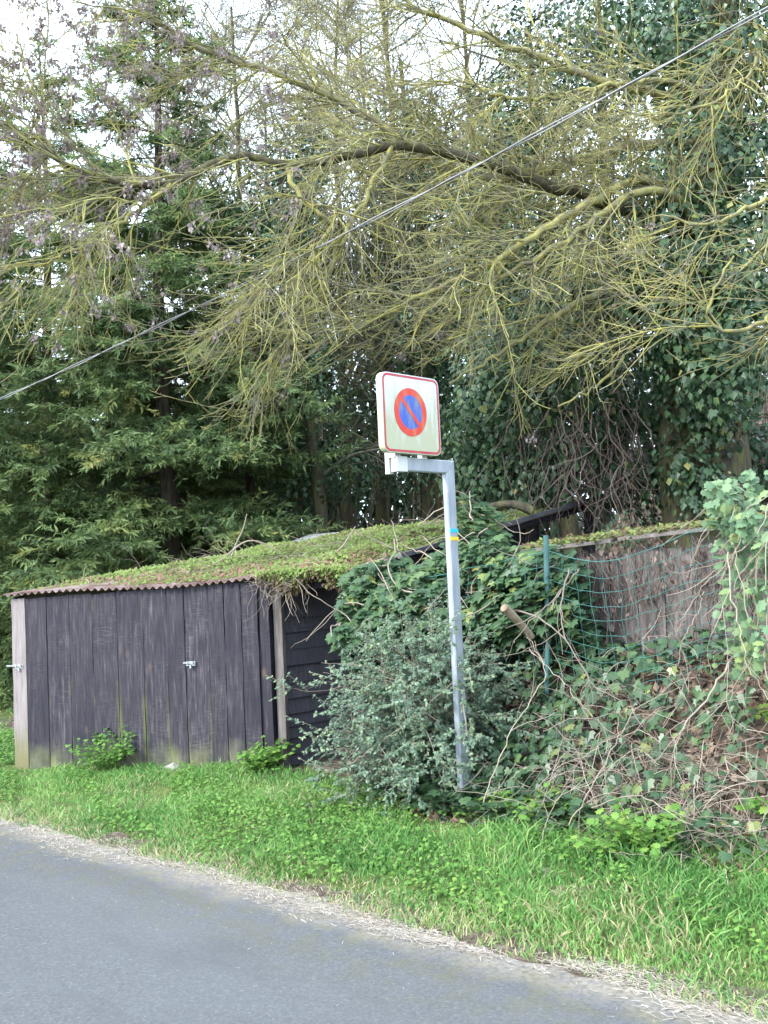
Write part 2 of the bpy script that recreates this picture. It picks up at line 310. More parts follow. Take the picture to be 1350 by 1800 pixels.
# ------------------------------------------------------------------ shed
SB = A(-7.3, 7.2, .12)
shed = thing('shed', 'low dark timber shed with moss-covered corrugated roof', 'shed', SB)
def roofz(v): return 1.63 + .177*(v-5.63)
RC = [A(-8.37, 4.25, 1.553), A(-5.58, 5.63, 1.63), A(-5.58, 9.25, 2.25), A(-9.9, 9.25, 2.04)]       # roof corners: eave end, eave end, back, back
def rooff(s_, t_):
    s_, t_ = np.asarray(s_)[..., None], np.asarray(t_)[..., None]
    return RC[0]*(1-s_)*(1-t_)+RC[1]*s_*(1-t_)+RC[2]*s_*t_+RC[3]*(1-s_)*t_
def plank(parent, p, ang, wd, z0, z1, material, name='board', th=.024, jag=.008, off=0., split=0):
    """one upright plank, origin at its foot; z1 may differ at its two edges"""
    z1a, z1b = z1 if isinstance(z1, tuple) else (z1, z1)
    nz_ = 9; V = []; jl = rng.normal(0, .0022, nz_); jr = rng.normal(0, .0022, nz_)
    for k in range(nz_):
        f = k/(nz_-1)
        for x, y in ((-wd/2+jl[k], -th/2), (wd/2+jr[k], -th/2), (wd/2+jr[k], th/2), (-wd/2+jl[k], th/2)): V.append([x, y+off, f*((z1a if x < 0 else z1b)-z0)])
    V = np.array(V); V[[0, 3], 2] += rng.normal(0, jag); V[[1, 2], 2] += rng.normal(0, jag)
    F = [[4*k+q_, 4*k+(q_+1) % 4, 4*k+4+(q_+1) % 4, 4*k+4+q_] for k in range(nz_-1) for q_ in range(4)]
    F += [[3,2,1,0], [4*nz_-4, 4*nz_-3, 4*nz_-2, 4*nz_-1]]
    g = Geo(); g.add(V, F); o = g.build(name, material); o.parent = parent; o.location = A(p[0], p[1], z0)-BASE[parent.name]; o.rotation_euler.z = ang; BASE[o.name] = A(p[0], p[1], z0); return o
WL, WR = A(-8.36, 4.33), A(-6.24, 5.37); FA = math.atan2(WR[1]-WL[1], WR[0]-WL[0]); E1 = A(math.cos(FA), math.sin(FA)); E2 = A(-E1[1], E1[0])
def fbox(g, a0, a1, b0, b1, z0, z1, zs=0.):      # box in the frame of the front
    def T(v): return np.c_[WL[0]+v[:, 0]*E1[0]+v[:, 1]*E2[0], WL[1]+v[:, 0]*E1[1]+v[:, 1]*E2[1], v[:, 2]+zs*v[:, 0]]
    g.box((a0, b0, z0), (a1, b1, z1), T=T)
def eavez(a): return 1.548+.026*a
# two door leaves side by side: ledges behind, planks in front
def leafdoor(cuts, z0s, pale_first):
    g = Geo(); fbox(g, cuts[0]+.04, cuts[-1]-.04, .014, .05, .36, .45); d = g.build('door', M['board'], shed)
    g = Geo(); fbox(g, cuts[0]+.04, cuts[-1]-.04, .014, .05, 1.25, 1.34); g.build('ledge', M['board'], d)
    for i in range(len(cuts)-1):
        a0, a1 = cuts[i]+.002, cuts[i+1]-.002; c = WL+E1*(a0+a1)/2; first = pale_first and i == 0
        plank(d, c, FA, a1-a0, z0s+U(-.012, .012)-(.02 if first else 0), (eavez(a0)-.03+U(-.01, .004), eavez(a1)-.03), M['pale'] if first else M['board'], 'edge_board' if first else 'board', .034 if first else .024, off=-.006 if first else U(-.006, .004))
    return d
door = leafdoor([0, .135, .335, .55, .765, .995], .09, True)
door2 = leafdoor([1.0, 1.235, 1.45, 1.605, 1.815, 1.955, 2.1, 2.24], .10, False)
def bolt(a, z, parent, ln):
    g = Geo(); y = -.026
    fbox(g, a-.04, a+.04, y, y+.008, z-.018, z+.018); fbox(g, a-ln, a+.03, y-.012, y, z+.002, z+.013); fbox(g, a-.004, a+.01, y-.014, y, z-.036, z-.01); fbox(g, a-.028, a-.018, y-.016, y, z-.004, z+.018); fbox(g, a+.016, a+.026, y-.016, y, z-.004, z+.018)
    return g.build('bolt', M['boltsteel'], parent)
bolt(.065, .955, door, .115); bolt(1.655, .95, door2, .06)
# corner posts and frame
C1 = WL+E1*2.285
plank(shed, C1+E2*.05, FA, .085, .07, 1.60, M['board'], 'corner_post', .09); plank(shed, C1+E1*.10+E2*.07, FA, .07, .07, 1.59, M['greyboard'], 'corner_post', .06)
for q_ in (WL+E1*.06+E2*.09, A(-9.80, 9.05), A(-6.3, 9.05), A(-5.68, 9.1)): plank(shed, q_, FA, .09, .05, 1.53 if q_[1] < 6 else (1.95 if q_[0] < -7 else 2.12), M['board'], 'corner_post', .09)
g = Geo(); fbox(g, .02, 3.05, .06, .12, 1.43, 1.53, .026); g.build('eave_beam', M['board'], shed)
for s_ in (.02, .34, .66, .985):
    a_, b_ = rooff(s_, .01), rooff(s_, .99); g = Geo(); g.tubes(np.stack([a_-A(0,0,.05), b_-A(0,0,.05)]), .028, 4, cap=True); g.build('rafter', M['board'], shed)
# left and back walls
LB = A(-9.82, 9.1); lv = LB-(WL+E2*.06); ll = np.linalg.norm(lv); la = math.atan2(lv[1], lv[0]); i = 0; a_ = .06
while a_ < ll-.1:
    f = a_/ll; q_ = WL+E2*.06+lv*f; plank(shed, q_, la, .20, .08, (1.49+.47*f, 1.49+.47*(f+.03)), M['board']); a_ += .205
for i in range(17): plank(shed, A(-9.72+i*.205, 9.1), 0, .2, .08, 1.94+i*.009, M['board'])
# right wall: lapped horizontal planks, set back under the overhang
zz = .12; S0 = C1+E1*.03
while zz < 1.98:
    h = U(.085, .135); v0 = S0[1]+.13; v0 = max(v0, 5.63+(zz+h-1.63+.1)/.177)
    o_ = .014+U(-.004, .005); tilt = rng.normal(0, .006)
    g = Geo(); g.box((0, v0, zz), (.018, 9.05, zz+h+.022), T=lambda v: v+np.c_[S0[0]+o_-.02*((v[:, 2]-zz)/h), 0*v[:, 0], tilt*(v[:, 1]-7)+rng.normal(0, .003, len(v))]); g.build('lap_board', M['lap'], shed, loc=A(S0[0], 7, zz)-SB); zz += h
# roof: corrugated sheet
nw = 47*8; ss = np.linspace(0, 1, nw+1); tt = np.linspace(0, 1, 7); RS, RT = np.meshgrid(ss, tt, indexing='ij'); RP = rooff(RS, RT)
RP[..., 2] += .012*np.sin(RS*47*2*math.pi)-.025*np.sin(RS*math.pi)*(.4+RT)*.8+.014*np.sin(RS*9)*(1-RT)
ii = np.arange(RS.size).reshape(RS.shape); q = np.stack([ii[:-1,:-1], ii[1:,:-1], ii[1:,1:], ii[:-1,1:]], -1).reshape(-1, 4)
g = Geo(); T1 = RP.reshape(-1, 3); g.add(T1, q); T2 = T1-A(0, 0, .006); g.add(T2, q[:, ::-1])
for line in (ii[:, 0], ii[::-1, -1], ii[0][::-1], ii[-1]):
    n_ = len(line); k = np.arange(n_-1); g.add(np.r_[T1[line], T2[line]], np.stack([k, k+n_, k+1+n_, k+1], 1))
roof = g.build('roof', M['rust'], shed)
for a, b_ in ((6.1, 7.2), (7.15, 8.4), (8.35, 9.2)):
    g = Geo(); o = U(0, .015); g.box((-5.565-o, a, -.01), (-5.535-o, b_, .028), T=lambda v: v+np.c_[0*v[:, 0], 0*v[:, 0], roofz(v[:, 1])]); g.build('edge_strip', M['tar'], roof)
g = Geo(); g.box((-10.05, 8.75, 0), (-9.5, 9.35, .008), T=lambda v: v+np.c_[0*v[:, 0], 0*v[:, 0], 2.02+.25*(v[:, 1]-8.9)]); g.build('flashing', M['zinc'], roof)
# moss and stonecrop over the roof: a lumpy cushion plus little shoots
def lump(u, v): return .5+.5*np.sin(u*3.1+1.7*np.sin(v*2.3))*np.sin(v*2.7+1.3*np.sin(u*1.9))
def md(s_, t_):
    fr = sm((t_-.015)/.14)*.85+.06; fr = fr*np.where(s_ > .76, 1+.5*sm((s_-.76)/.06), 1)*(.12+.88*sm((1-s_)/.09))*(.12+.88*sm(s_/.12))
    return (.01+.055*lump(s_*4.4, t_*4)**1.3+.02*lump(s_*13, t_*11))*fr
ms, mt_ = np.meshgrid(np.linspace(.01, .985, 120), np.linspace(.012, .99, 70), indexing='ij'); MP = rooff(ms, mt_); MP[..., 2] += np.where((mt_ < .03) & (ms < .74), -.04, md(ms, mt_)*(.75+.5*rng.random(ms.shape))-.03*np.sin(ms*math.pi)*mt_)
ii = np.arange(ms.size).reshape(ms.shape); g = Geo(); g.add(MP, np.stack([ii[:-1,:-1], ii[1:,:-1], ii[1:,1:], ii[:-1,1:]], -1).reshape(-1, 4), rng.uniform(0, .42, (119*69)))
n_ = 52000; s1 = U(.01, .99, n_); t1 = .012+.975*rng.random(n_)**1.2; dens = lump(s1*7+1, t1*6+2); keep = rng.random(n_) < np.clip(t1/.1, .12, 1)*np.clip(s1/.12, .1, 1)*np.clip((1-s1)/.07, .15, 1)*np.clip(.35+1.3*dens, 0, 1); keep |= (s1 > .77) & (t1 < .25) & (rng.random(n_) < .9); s1, t1, dens = s1[keep], t1[keep], dens[keep]; n_ = len(s1)
p = rooff(s1, t1); p[:, 2] += md(s1, t1)*U(.7, 1.3, n_)-.03*np.sin(s1*math.pi)*t1
cr_ = np.clip(.28+.5*dens+.2*rng.normal(size=n_)-.25*(t1 < .12)*rng.random(n_), 0, .95); cr_[(t1 < .13) & (rng.random(n_) < .3)] = 1
g.leaves(DIA, p, rv(n_)*.6+A(.2,-.3,.9), rv(n_)*.8+A(0,0,.5), U(.02, .05, n_), cr_)
# fringe hanging over the overhang at the right end of the eave
n_ = 5200; s1 = U(.76, 1.0, n_); dn = rng.random(n_)**1.6; p = rooff(s1, 0*s1); p += np.stack([.03*rng.normal(size=n_), .03*rng.normal(size=n_), .05*rng.random(n_)-.16*dn*(.55+.45*np.sin(s1*47))], 1)
g.leaves(DIA, p, rv(n_)*.6+A(0,-.9,.4), rv(n_)*.7+A(0,-.3,-.5), U(.018, .045, n_), np.clip(.6-.75*dn+.18*rng.normal(size=n_), 0, .95))
g.build('moss', M['moss'], roof, kind='stuff')

# ------------------------------------------------------------------ road sign
PB = A(-4.07, 4.96, .12)
sign = thing('no_parking_sign', 'white no-parking sign on a cranked galvanised steel post', 'sign', PB)
g = Geo(); e = .006
sec = lambda z, vtop=None: [(-4.09+e, 4.917), (-4.05-e, 4.917), (-4.05, 4.917+e), (-4.05, 4.997-e), (-4.05-e, 4.997), (-4.09+e, 4.997), (-4.09, 4.997-e), (-4.09, 4.917+e)]
s_ = sec(0); lo = np.array([[a, b, 0.0] for a, b in s_]); hi = np.array([[a, b, 2.185+(b-4.917)] for a, b in s_]); k = np.arange(8)
g.add(np.r_[lo, hi], np.stack([k, (k+1) % 8, (k+1) % 8+8, k+8], 1)); g.poly(hi); pole = g.build('post', M['galv'], sign)
g = Geo(); s2 = [(a, (b-4.917)+2.185) for a, b in s_]
lo = np.array([[a, 4.48, z] for a, z in s2]); hi = np.array([[a, 4.915+(z-2.185), z] for a, z in s2])
g.add(np.r_[lo, hi], np.stack([k, (k+1) % 8, (k+1) % 8+8, k+8], 1)[:, ::-1]); g.poly(lo); g.build('arm', M['galv'], sign)
g = Geo(); g.box((-4.094, 4.47, 2.181), (-4.046, 4.56, 2.269)); g.build('end_sleeve', M['alu'], sign)
g = Geo(); g.box((-4.135, 4.462, 2.17), (-4.104, 4.50, 2.46)); g.build('bracket', M['alu'], sign)
for v0_ in (4.462, 4.70):
    g = Geo(); g.box((-4.1045 if v0_ < 4.6 else -4.09, v0_, 2.262), (-4.053, v0_+.045, 2.40)); g.build('clamp', M['alu'], sign)
def rrect(cy, cz, w_, h_, r_, x, n=7):
    pts = []
    for (sy, sz, a0) in ((1,1,0),(-1,1,90),(-1,-1,180),(1,-1,270)):
        for a in np.linspace(a0, a0+90, n): pts.append([x, cy+sy*(w_/2-r_)+r_*math.cos(R(a)), cz+sz*(h_/2-r_)+r_*math.sin(R(a))])
    return np.array(pts)
CY, CZ, PX = 4.580, 2.513, -4.012
def plate(name, o_, i_, m, parent, th):
    g = Geo(); n_ = len(o_); k = np.arange(n_)
    if i_ is None:
        g.poly(o_); 
        if th: b_ = o_-A(th,0,0); g.poly(b_[::-1]); g.add(np.r_[o_, b_], np.stack([k, k+n_, (k+1) % n_+n_, (k+1) % n_], 1))
    else: g.add(np.r_[o_, i_], np.stack([k, (k+1) % n_, (k+1) % n_+n_, k+n_], 1))
    b = BASE[parent.name]; return g.build(name, m, parent, loc=A(PX, CY, CZ)-b)
panel = plate('panel', rrect(CY, CZ, .5, .462, .045, PX), None, M['s_white'], sign, .042)
def at_(o): BASE[o.name] = A(PX, CY, CZ); return o
at_(panel)
plate('border', rrect(CY, CZ, .488, .45, .042, PX+.0015), rrect(CY, CZ, .462, .424, .032, PX+.0015), M['s_border'], panel, 0)
def circ(r_, x, n=64): a = np.linspace(0, 2*math.pi, n, endpoint=False); return np.stack([np.full(n, x), CY-.012+r_*np.cos(a), CZ+.012+r_*np.sin(a)], 1)
plate('red_ring', circ(.142, PX+.0015), circ(.1, PX+.0015), M['s_red'], panel, 0)
plate('blue_disc', circ(.1005, PX+.0012), None, M['s_blue'], panel, 0)
sl = np.array([[PX+.0025, CY-.012+s*.0125*math.cos(R(45))+t*.102*math.cos(R(-45)), CZ+.012+s*.0125*math.sin(R(45))+t*.102*math.sin(R(-45))] for s, t in ((-1,-1),(-1,1),(1,1),(1,-1))])
plate('slash', sl, None, M['s_red'], panel, 0)
for z0, mm, nm in ((1.825, 't_cyan', 'tape_band'), (1.776, 't_yellow', 'tape_band')):
    g = Geo(); g.box((-4.052, 4.922, z0), (-4.0475, 4.9985, z0+.022)); g.build(nm, M[mm], sign)

# ------------------------------------------------------------------ overhead cable
cp = np.array([[-30, 5.5, 2.9], [-10.79, 5.5, 3.66], [-6.29, 5.5, 4.03], [-4.996, 5.5, 4.165], [-2.142, 5.5, 4.515], [6, 5.5, 5.7]])
cu = np.linspace(-30, 6, 160); cz = np.interp(cu, cp[:, 0], cp[:, 2]); cz = np.convolve(np.pad(cz, 8, mode='edge'), np.ones(17)/17, 'valid'); cz[:8] = np.interp(cu[:8], cp[:, 0], cp[:, 2]); cz[-8:] = np.interp(cu[-8:], cp[:, 0], cp[:, 2])
cab = thing('overhead_cable', 'thin grey twin overhead cable slung above the shed', 'cable', A(-6, 5.5, 4.05))
for s in (0, 1):
    ph = cu*4.5+s*math.pi; g = Geo(); g.tubes(np.stack([cu, 5.5+.007*np.sin(ph), cz+.007*np.cos(ph)+.006*s], 1), .0048, 6); g.build('strand', M['cable'], cab, smooth=True)

# ------------------------------------------------------------------ low board wall and wire fence on the bank
WB = A(-2.8, 6.0, .9)
bw = thing('board_wall', 'low wall of grey weathered boards behind the wire fence', 'wall', WB)
u_ = -5.0; i = 0
while u_ < .6:
    wd = U(.12, .2); o = U(0, .02); plank(bw, A(u_+wd/2, 6.03+o), 0, wd-.006, .6, 1.70+.03*(u_+3)+U(-.03,.01), M['greyboard'], jag=.01); u_ += wd; i += 1
for (a, b_) in ((-4.6, -3.55), (-3.5, -2.45), (-2.4, -1.0), (-.95, .6)):
    g = Geo(); za, zb_ = 1.715+.05*(a+3.78)+U(-.008,.01), 1.715+.05*(b_+3.78)
    g.box((a, 5.93, 0), (b_, 6.55, .022), T=lambda v: v+np.c_[0*v[:, 0], 0*v[:, 0], za+(zb_-za)*(v[:, 0]-a)/(b_-a)+.13*(v[:, 1]-5.93)]); g.build('cap_board', M['greyboard'], bw)
g = Geo(); n_ = 5000; u_ = U(-4.4, .5, n_); v_ = 5.94+.5*rng.random(n_)**1.5
g.leaves(DIA, np.stack([u_, v_, 1.74+.05*(u_+3.78)+.13*(v_-5.93)+.02*rng.random(n_)], 1), rv(n_)*.6+A(0,-.2,.9), rv(n_), U(.02,.05,n_), np.clip(.25+.3*rng.normal(size=n_), 0, .9)); g.build('dry_moss', M['moss'], bw, kind='stuff')
g = Geo(); n_ = 260; u_ = U(-4.3, -1.2, n_); P0 = np.stack([u_, U(5.94, 6.0, n_), 1.7+.05*(u_+3.78)-.25*rng.random(n_)**2], 1); PP = []
for k in range(10): PP.append(P0.copy()); P0 = P0+np.stack([rng.normal(0, .022, n_), rng.normal(0, .006, n_), -U(.02, .07, n_)], 1); P0[:, 1] = np.minimum(P0[:, 1], 6.005)
g.tubes(np.stack(PP, 1), U(.002, .004, n_)[:, None]*np.ones(10), 3, U(0, .8, n_))
n_ = 500; u_ = U(-4.3, -1.0, n_); z_ = 1.7+.05*(u_+3.78)-.75*rng.random(n_)**1.3; g.leaves(DIA, np.stack([u_, 6.0-.03*rng.random(n_), z_], 1), rv(n_)*.6+A(0,-1,.2), rv(n_)*.5+A(0,0,-1), U(.025, .06, n_), U(0, .8, n_)); g.build('dead_ivy', M['root'], bw, kind='stuff')
wf = thing('wire_fence', 'sagging green wire mesh fence with a thin green post', 'fence', A(-3.85, 5.6, .6))
for (fu, lean) in ((-3.85, .06), (-1.55, -.03)):
    g = Geo(); g.tubes(np.array([[fu-lean, 5.6, .45], [fu, 5.6, 1.1], [fu+lean*.6, 5.59, 1.79]]), .017, 8, cap=True); g.build('fence_post', M['post_green'], wf, smooth=True)
def topz(u): return 1.66 - .20*np.exp(-((u+3.25)/.28)**2)*0 + np.interp(u, [-5.5,-4.6,-3.82,-3.6,-3.45,-3.28,-3.05,-2.8,-2.5,-1.55,0], [1.5,1.58,.0+1.69,1.63,1.60,1.61,1.67,1.75,1.80,1.74,1.7]) - 1.66
fu = np.linspace(-5.4, -.2, 70); wob = lambda: rng.normal(0, .006, 70)
g = Geo()
for kz in range(10):
    z = topz(fu)-kz*.095*(1-.012*kz); g.tubes(np.stack([fu, 5.6-.05*np.sin((fu+3.85)*1.4)*np.exp(-kz*.1)+wob(), z+wob()*.7], 1), .0017 if kz else .0026, 4)
for u0 in np.arange(-5.4, -.2, .1):
    t = np.linspace(0, 1, 14); uu = u0+.05*np.sin(t*3+u0*2)*t+rng.normal(0, .004, 14); g.tubes(np.stack([uu, 5.6-.05*np.sin((uu+3.85)*1.4)*np.exp(-t)+rng.normal(0,.003,14), topz(uu)-t*.86], 1), .0015, 4)
g.build('wire_mesh', M['mesh_green'], wf, kind='stuff')

# ------------------------------------------------------------------ far left garden wall, stone
g = Geo(); g.box((-24, 13.2, .0), (-19.6, 13.6, 2.15)); gw = thing('garden_wall', 'tan rubble garden wall past the pale-edged shed door', 'wall', A(-21.8, 13.4, 0))
g.build('wall_face', M['render'], gw); g = Geo(); g.box((-24.05, 13.14, 2.152), (-19.55, 13.66, 2.24)); g.build('coping', M['stone'], gw)
def rock(name, label, c, s):
    a = np.linspace(0, 2*math.pi, 12, endpoint=False); ph = np.linspace(-math.pi/2, math.pi/2, 8); V = []
    for p_ in ph:
        for t in a: V.append([math.cos(p_)*math.cos(t), math.cos(p_)*math.sin(t), math.sin(p_)])
    V = np.array(V); V *= (1+.18*np.sin(V[:, :1]*4+1)*np.cos(V[:, 1:2]*3.3)+.1*np.sin(V[:, 2:]*6)); V = V*np.array(s)+np.array(c)
    F = [[i*12+j, i*12+(j+1) % 12, (i+1)*12+(j+1) % 12, (i+1)*12+j] for i in range(7) for j in range(12)]
    g = Geo(); g.add(V, F); return sett(g.build(name, M['stone'], smooth=True, loc=np.array(c)), label, 'stone')
rock('stone', 'pale rounded stone at the foot of the dark shed front', (-6.95, 4.9, .14), (.1, .06, .045))
rock('stone', 'small flat grey stone on the bare soil by the shed', (-7.15, 4.78, .125), (.06, .05, .025))

# ------------------------------------------------------------------ growing things: generators
def grow(P0, D0, Ln, n, wander, grav=0., tipup=0.):
    P = [P0]; d = nrm(D0); step = (Ln/(n-1))[:, None]
    for k in range(1, n):
        t = k/(n-1); d = nrm(d+rng.normal(0, wander, d.shape)+A(0, 0, -1)*(grav*(1-t)*1.0-tipup*max(0, t-.45)))
        P.append(P[-1]+d*step)
    return np.stack(P, 1)
def sprout(P, rad, n, tmin, tmax, ang, w=None):
    """n side shoots from parent paths; returns start, direction, parent radius, parent index"""
    Mn, N, _ = P.shape; ln = np.linalg.norm(np.diff(P, axis=1), axis=2).sum(1); w_ = ln if w is None else w
    i = rng.choice(Mn, n, p=w_/w_.sum()); t = U(tmin, tmax, n)*(N-1); a = np.minimum(t.astype(int), N-2); f = (t-a)[:, None]
    p = P[i, a]*(1-f)+P[i, a+1]*f; tg = nrm(P[i, a+1]-P[i, a]); r_ = rad[i, a]*(1-f[:, 0])+rad[i, a+1]*f[:, 0]
    pe = nrm(np.cross(tg, rv(n))); an = U(*ang, n)[:, None]
    return p, nrm(tg*np.cos(an)+pe*np.sin(an)), r_, i
def smooth_path(pts, n):
    pts = np.array(pts, float); s = np.r_[0, np.cumsum(np.linalg.norm(np.diff(pts[:, :3], axis=0), axis=1))]; q = np.linspace(0, s[-1], n)
    P = np.stack([np.interp(q, s, pts[:, k]) for k in range(pts.shape[1])], 1)
    for _ in range(2): P[1:-1] = .25*P[:-2]+.5*P[1:-1]+.25*P[2:]
    return P
def taper(n, a, b, m=1): t = np.linspace(0, 1, n); return np.broadcast_to(a+(b-a)*t, (m, n)) if np.isscalar(a) else a[:, None]+(b-a)[:, None]*t[None]
def leafobjs(parent, tpl, pos, nor, tip, size, r, material, name='leaf'):
    """separate leaf objects sharing a few meshes"""
    meshes = []
    for k in range(6):
        g = Geo(); g.add(tpl[0], tpl[1], (k+.5)/6); o = g.build(name, material); meshes.append(o.data); bpy.data.objects.remove(o)
    b = BASE[parent.name]; X, Y, Zz = frames(nor, tip)
    for j in range(len(pos)):
        o = bpy.data.objects.new(name, meshes[min(5, int(r[j]*6))]); col.objects.link(o); o.parent = parent; s = size[j]; p = pos[j]-b
        o.matrix_local = Matrix(((X[j,0]*s, Y[j,0]*s, Zz[j,0]*s, p[0]), (X[j,1]*s, Y[j,1]*s, Zz[j,1]*s, p[1]), (X[j,2]*s, Y[j,2]*s, Zz[j,2]*s, p[2]), (0, 0, 0, 1)))
def split_leaves(parent, tpl, pos, nor, tip, size, r, material, nobj=300, far=None):
    """the leaves that show largest become objects, the rest one mesh"""
    score = size/np.linalg.norm(pos-EYE, axis=1)*np.abs((nrm(nor)*nrm(EYE-pos)).sum(1)); o = np.argsort(-score); a, b = o[:nobj], o[nobj:]
    leafobjs(parent, tpl, pos[a], nor[a], tip[a], size[a], r[a], material)
    g = Geo(); g.leaves(far or tpl, pos[b], nor[b], tip[b], size[b], r[b]); g.build('foliage', material, parent, kind='stuff')

# ------------------------------------------------------------------ conifers
def conifer(name, label, base, h, rad, nb, zlow, seed_shift=0):
    base = np.array(base, float); t = thing(name, label, 'tree', base, 'firs behind the shed')
    tz = np.linspace(0, h, 14); P = np.stack([base[0]+.04*np.sin(tz*.8+seed_shift), base[1]+.04*np.cos(tz*.7), base[2]+tz], 1)
    g = Geo(); g.tubes(P, .14*(1-tz/h)+.012, 9); g.build('trunk', M['bark'], t, smooth=True)
    zz = zlow+(h-zlow)*rng.random(nb)**1.1; fr = (zz-zlow)/(h-zlow); az = U(0, 2*math.pi, nb)
    Lb = rad*(1-fr)**.75*U(.7, 1.1, nb)+.15
    P0 = np.stack([base[0]+0*zz, base[1]+0*zz, base[2]+zz], 1); D0 = np.stack([np.cos(az), np.sin(az), U(-.05, .25, nb)+.5*fr], 1)
    B = grow(P0, D0, Lb, 12, .05, .13, .16); g = Geo(); br = taper(12, .022*np.ones(nb)*(1-.6*fr), .004*np.ones(nb)); g.tubes(B, br, 4, .4)
    ns = int(nb*30); p, d, r_, pi = sprout(B, br, ns, .18, 1, (.6, 1.1), w=Lb**1.2); d[:, 2] *= .35
    S = grow(p, d, np.clip(.34*Lb[pi], .1, .75)*U(.5, 1.1, ns), 4, .11, .15, .07); sr = taper(4, .004*np.ones(ns), .0015*np.ones(ns)); g.tubes(S, sr, 3, .4); g.build('branches', M['bark'], t, kind='stuff')
    g = Geo(); nt_ = ns*32; p, d, r_, pi = sprout(S, sr, nt_, .05, 1, (.5, 1.0)); d[:, 2] *= .4; d[:, 2] -= .12
    tone = np.clip(.5+.22*rng.normal(size=len(S))[pi]+.1*rng.normal(size=nt_), 0, 1)
    g.leaves(NDL, p, rv(nt_)*.8+A(.1,-.35,.8), d, U(.07, .15, nt_), tone)
    p, d, r_, pi = sprout(B, br, nb*110, .25, 1, (.5, 1.0)); g.leaves(NDL, p, rv(nb*110)*.8+A(.1,-.35,.8), d, U(.07, .15, nb*110), np.clip(.5+.2*rng.normal(size=nb*110), 0, 1))
    g.build('needles', M['fir'], t, kind='stuff'); return t
def gp(px, d, z=None):
    p = pt(px, 1000, d); return A(p[0], p[1], hgt(p[0], p[1])-.05)
fir_a = conifer('fir_tree', 'tall fir rising straight behind the shed roof', gp(300, 15), 11.2, 2.6, 165, 1.3)
fir_b = conifer('fir_tree', 'fir with drooping boughs behind the pale-edged shed door', gp(95, 18), 11.2, 2.9, 135, .9, 2)
def copy_fir(src, label, base, sc, rz):
    t = src.copy(); col.objects.link(t); t.location = base; t.scale = (sc, sc, sc); t.rotation_euler.z = rz; t['label'] = label
    for ch in list(src.children): c = ch.copy(); col.objects.link(c); c.parent = t
    return t
copy_fir(fir_b, 'shorter fir whose boughs hang towards the garden wall', gp(-90, 14.6), .8, 2.1)
copy_fir(fir_b, 'fir standing well back between the two taller firs', gp(200, 22), .95, 4.4)
copy_fir(fir_a, 'fir at the far back of the group above the garden wall', gp(10, 22.5), .88, 1.2)
copy_fir(fir_b, 'far fir at the edge of the wood behind the shed ridge', gp(470, 25), .85, .6)
copy_fir(fir_a, 'slender fir beside the tall one, half hidden by its boughs', gp(345, 19.5), .85, 3.9)

# ------------------------------------------------------------------ ivy-clad trees of the wood
def ivy_tree(px, d, h, lean, rad, sleeve, nleaf, top_twigs, label, lo=.3):
    b = gp(px, d); t = thing('ivy_clad_tree', label, 'tree', b, 'ivy-clad trees in the wood behind the shed')
    tz = np.linspace(0, h, 16); wob = rng.normal(0, .05, (16, 2)).cumsum(0)*.5
    P = np.stack([b[0]+lean*CR[0]*tz+wob[:, 0], b[1]+lean*CR[1]*tz+wob[:, 1], b[2]+tz], 1); tr = taper(16, rad, rad*.25)[0]
    g = Geo(); g.tubes(P, tr, 8); g.build('trunk', M['mossbark'], t, smooth=True)
    nb = top_twigs; p, dd, r_, i_ = sprout(P[None], tr[None], nb, .3, 1, (.5, 1.2)); dd[:, 2] = np.abs(dd[:, 2])*.6+.15
    B = grow(p, dd, U(.8, 2.4, nb), 9, .12, .0, .05); br = taper(9, np.minimum(r_*.5, .03), np.full(nb, .006)); g = Geo(); g.tubes(B, br, 4, .15)
    n2 = nb*10; p, dd, r_, i_ = sprout(B, br, n2, .1, 1, (.4, 1.0)); S = grow(p, dd, U(.2, .8, n2), 4, .18, .03); g.tubes(S, taper(4, np.full(n2, .006), np.full(n2, .003)), 3, U(0, .5, n2)); g.build('twigs', M['lichen'], t, kind='stuff')
    # ivy sleeve round the stem and lower limbs, in clumps
    nc = 40; ct = U(lo, 1, nc)**.9; cc = np.stack([np.interp(ct, np.linspace(0,1,16), P[:, k]) for k in range(3)], 1); cdir = rv(nc); cdir[:, 2] *= .25; cc = cc+cdir*sleeve*U(.3, 1.0, nc)[:, None]*(1.15-.5*ct)[:, None]; cr = U(.22, .55, nc)*sleeve/.6
    nleaf = int(nleaf*1.35); k = rng.integers(0, nc, nleaf); nd_ = rv(nleaf); pos = cc[k]+nd_*cr[k][:, None]*U(.75, 1.05, nleaf)[:, None]*A(1, 1, 1.25)
    nn = nd_+.5*rv(nleaf)+A(0, 0, .35); g = Geo(); tn = np.clip(.35+.25*rng.normal(size=nc)[k]*.6+.2*rng.normal(size=nleaf), 0, 1)
    g.leaves(KITE, pos, nn, rv(nleaf)*.5+A(0,0,-.8), U(.04, .095, nleaf), tn); g.build('ivy_leaves', M['ivy_wood'], t, kind='stuff')
IL = 'ivy-clad woodland tree with bare twigs standing behind the mossy shed roof'
IL2 = 'ivy-clad woodland tree standing on the slope behind the old ash'
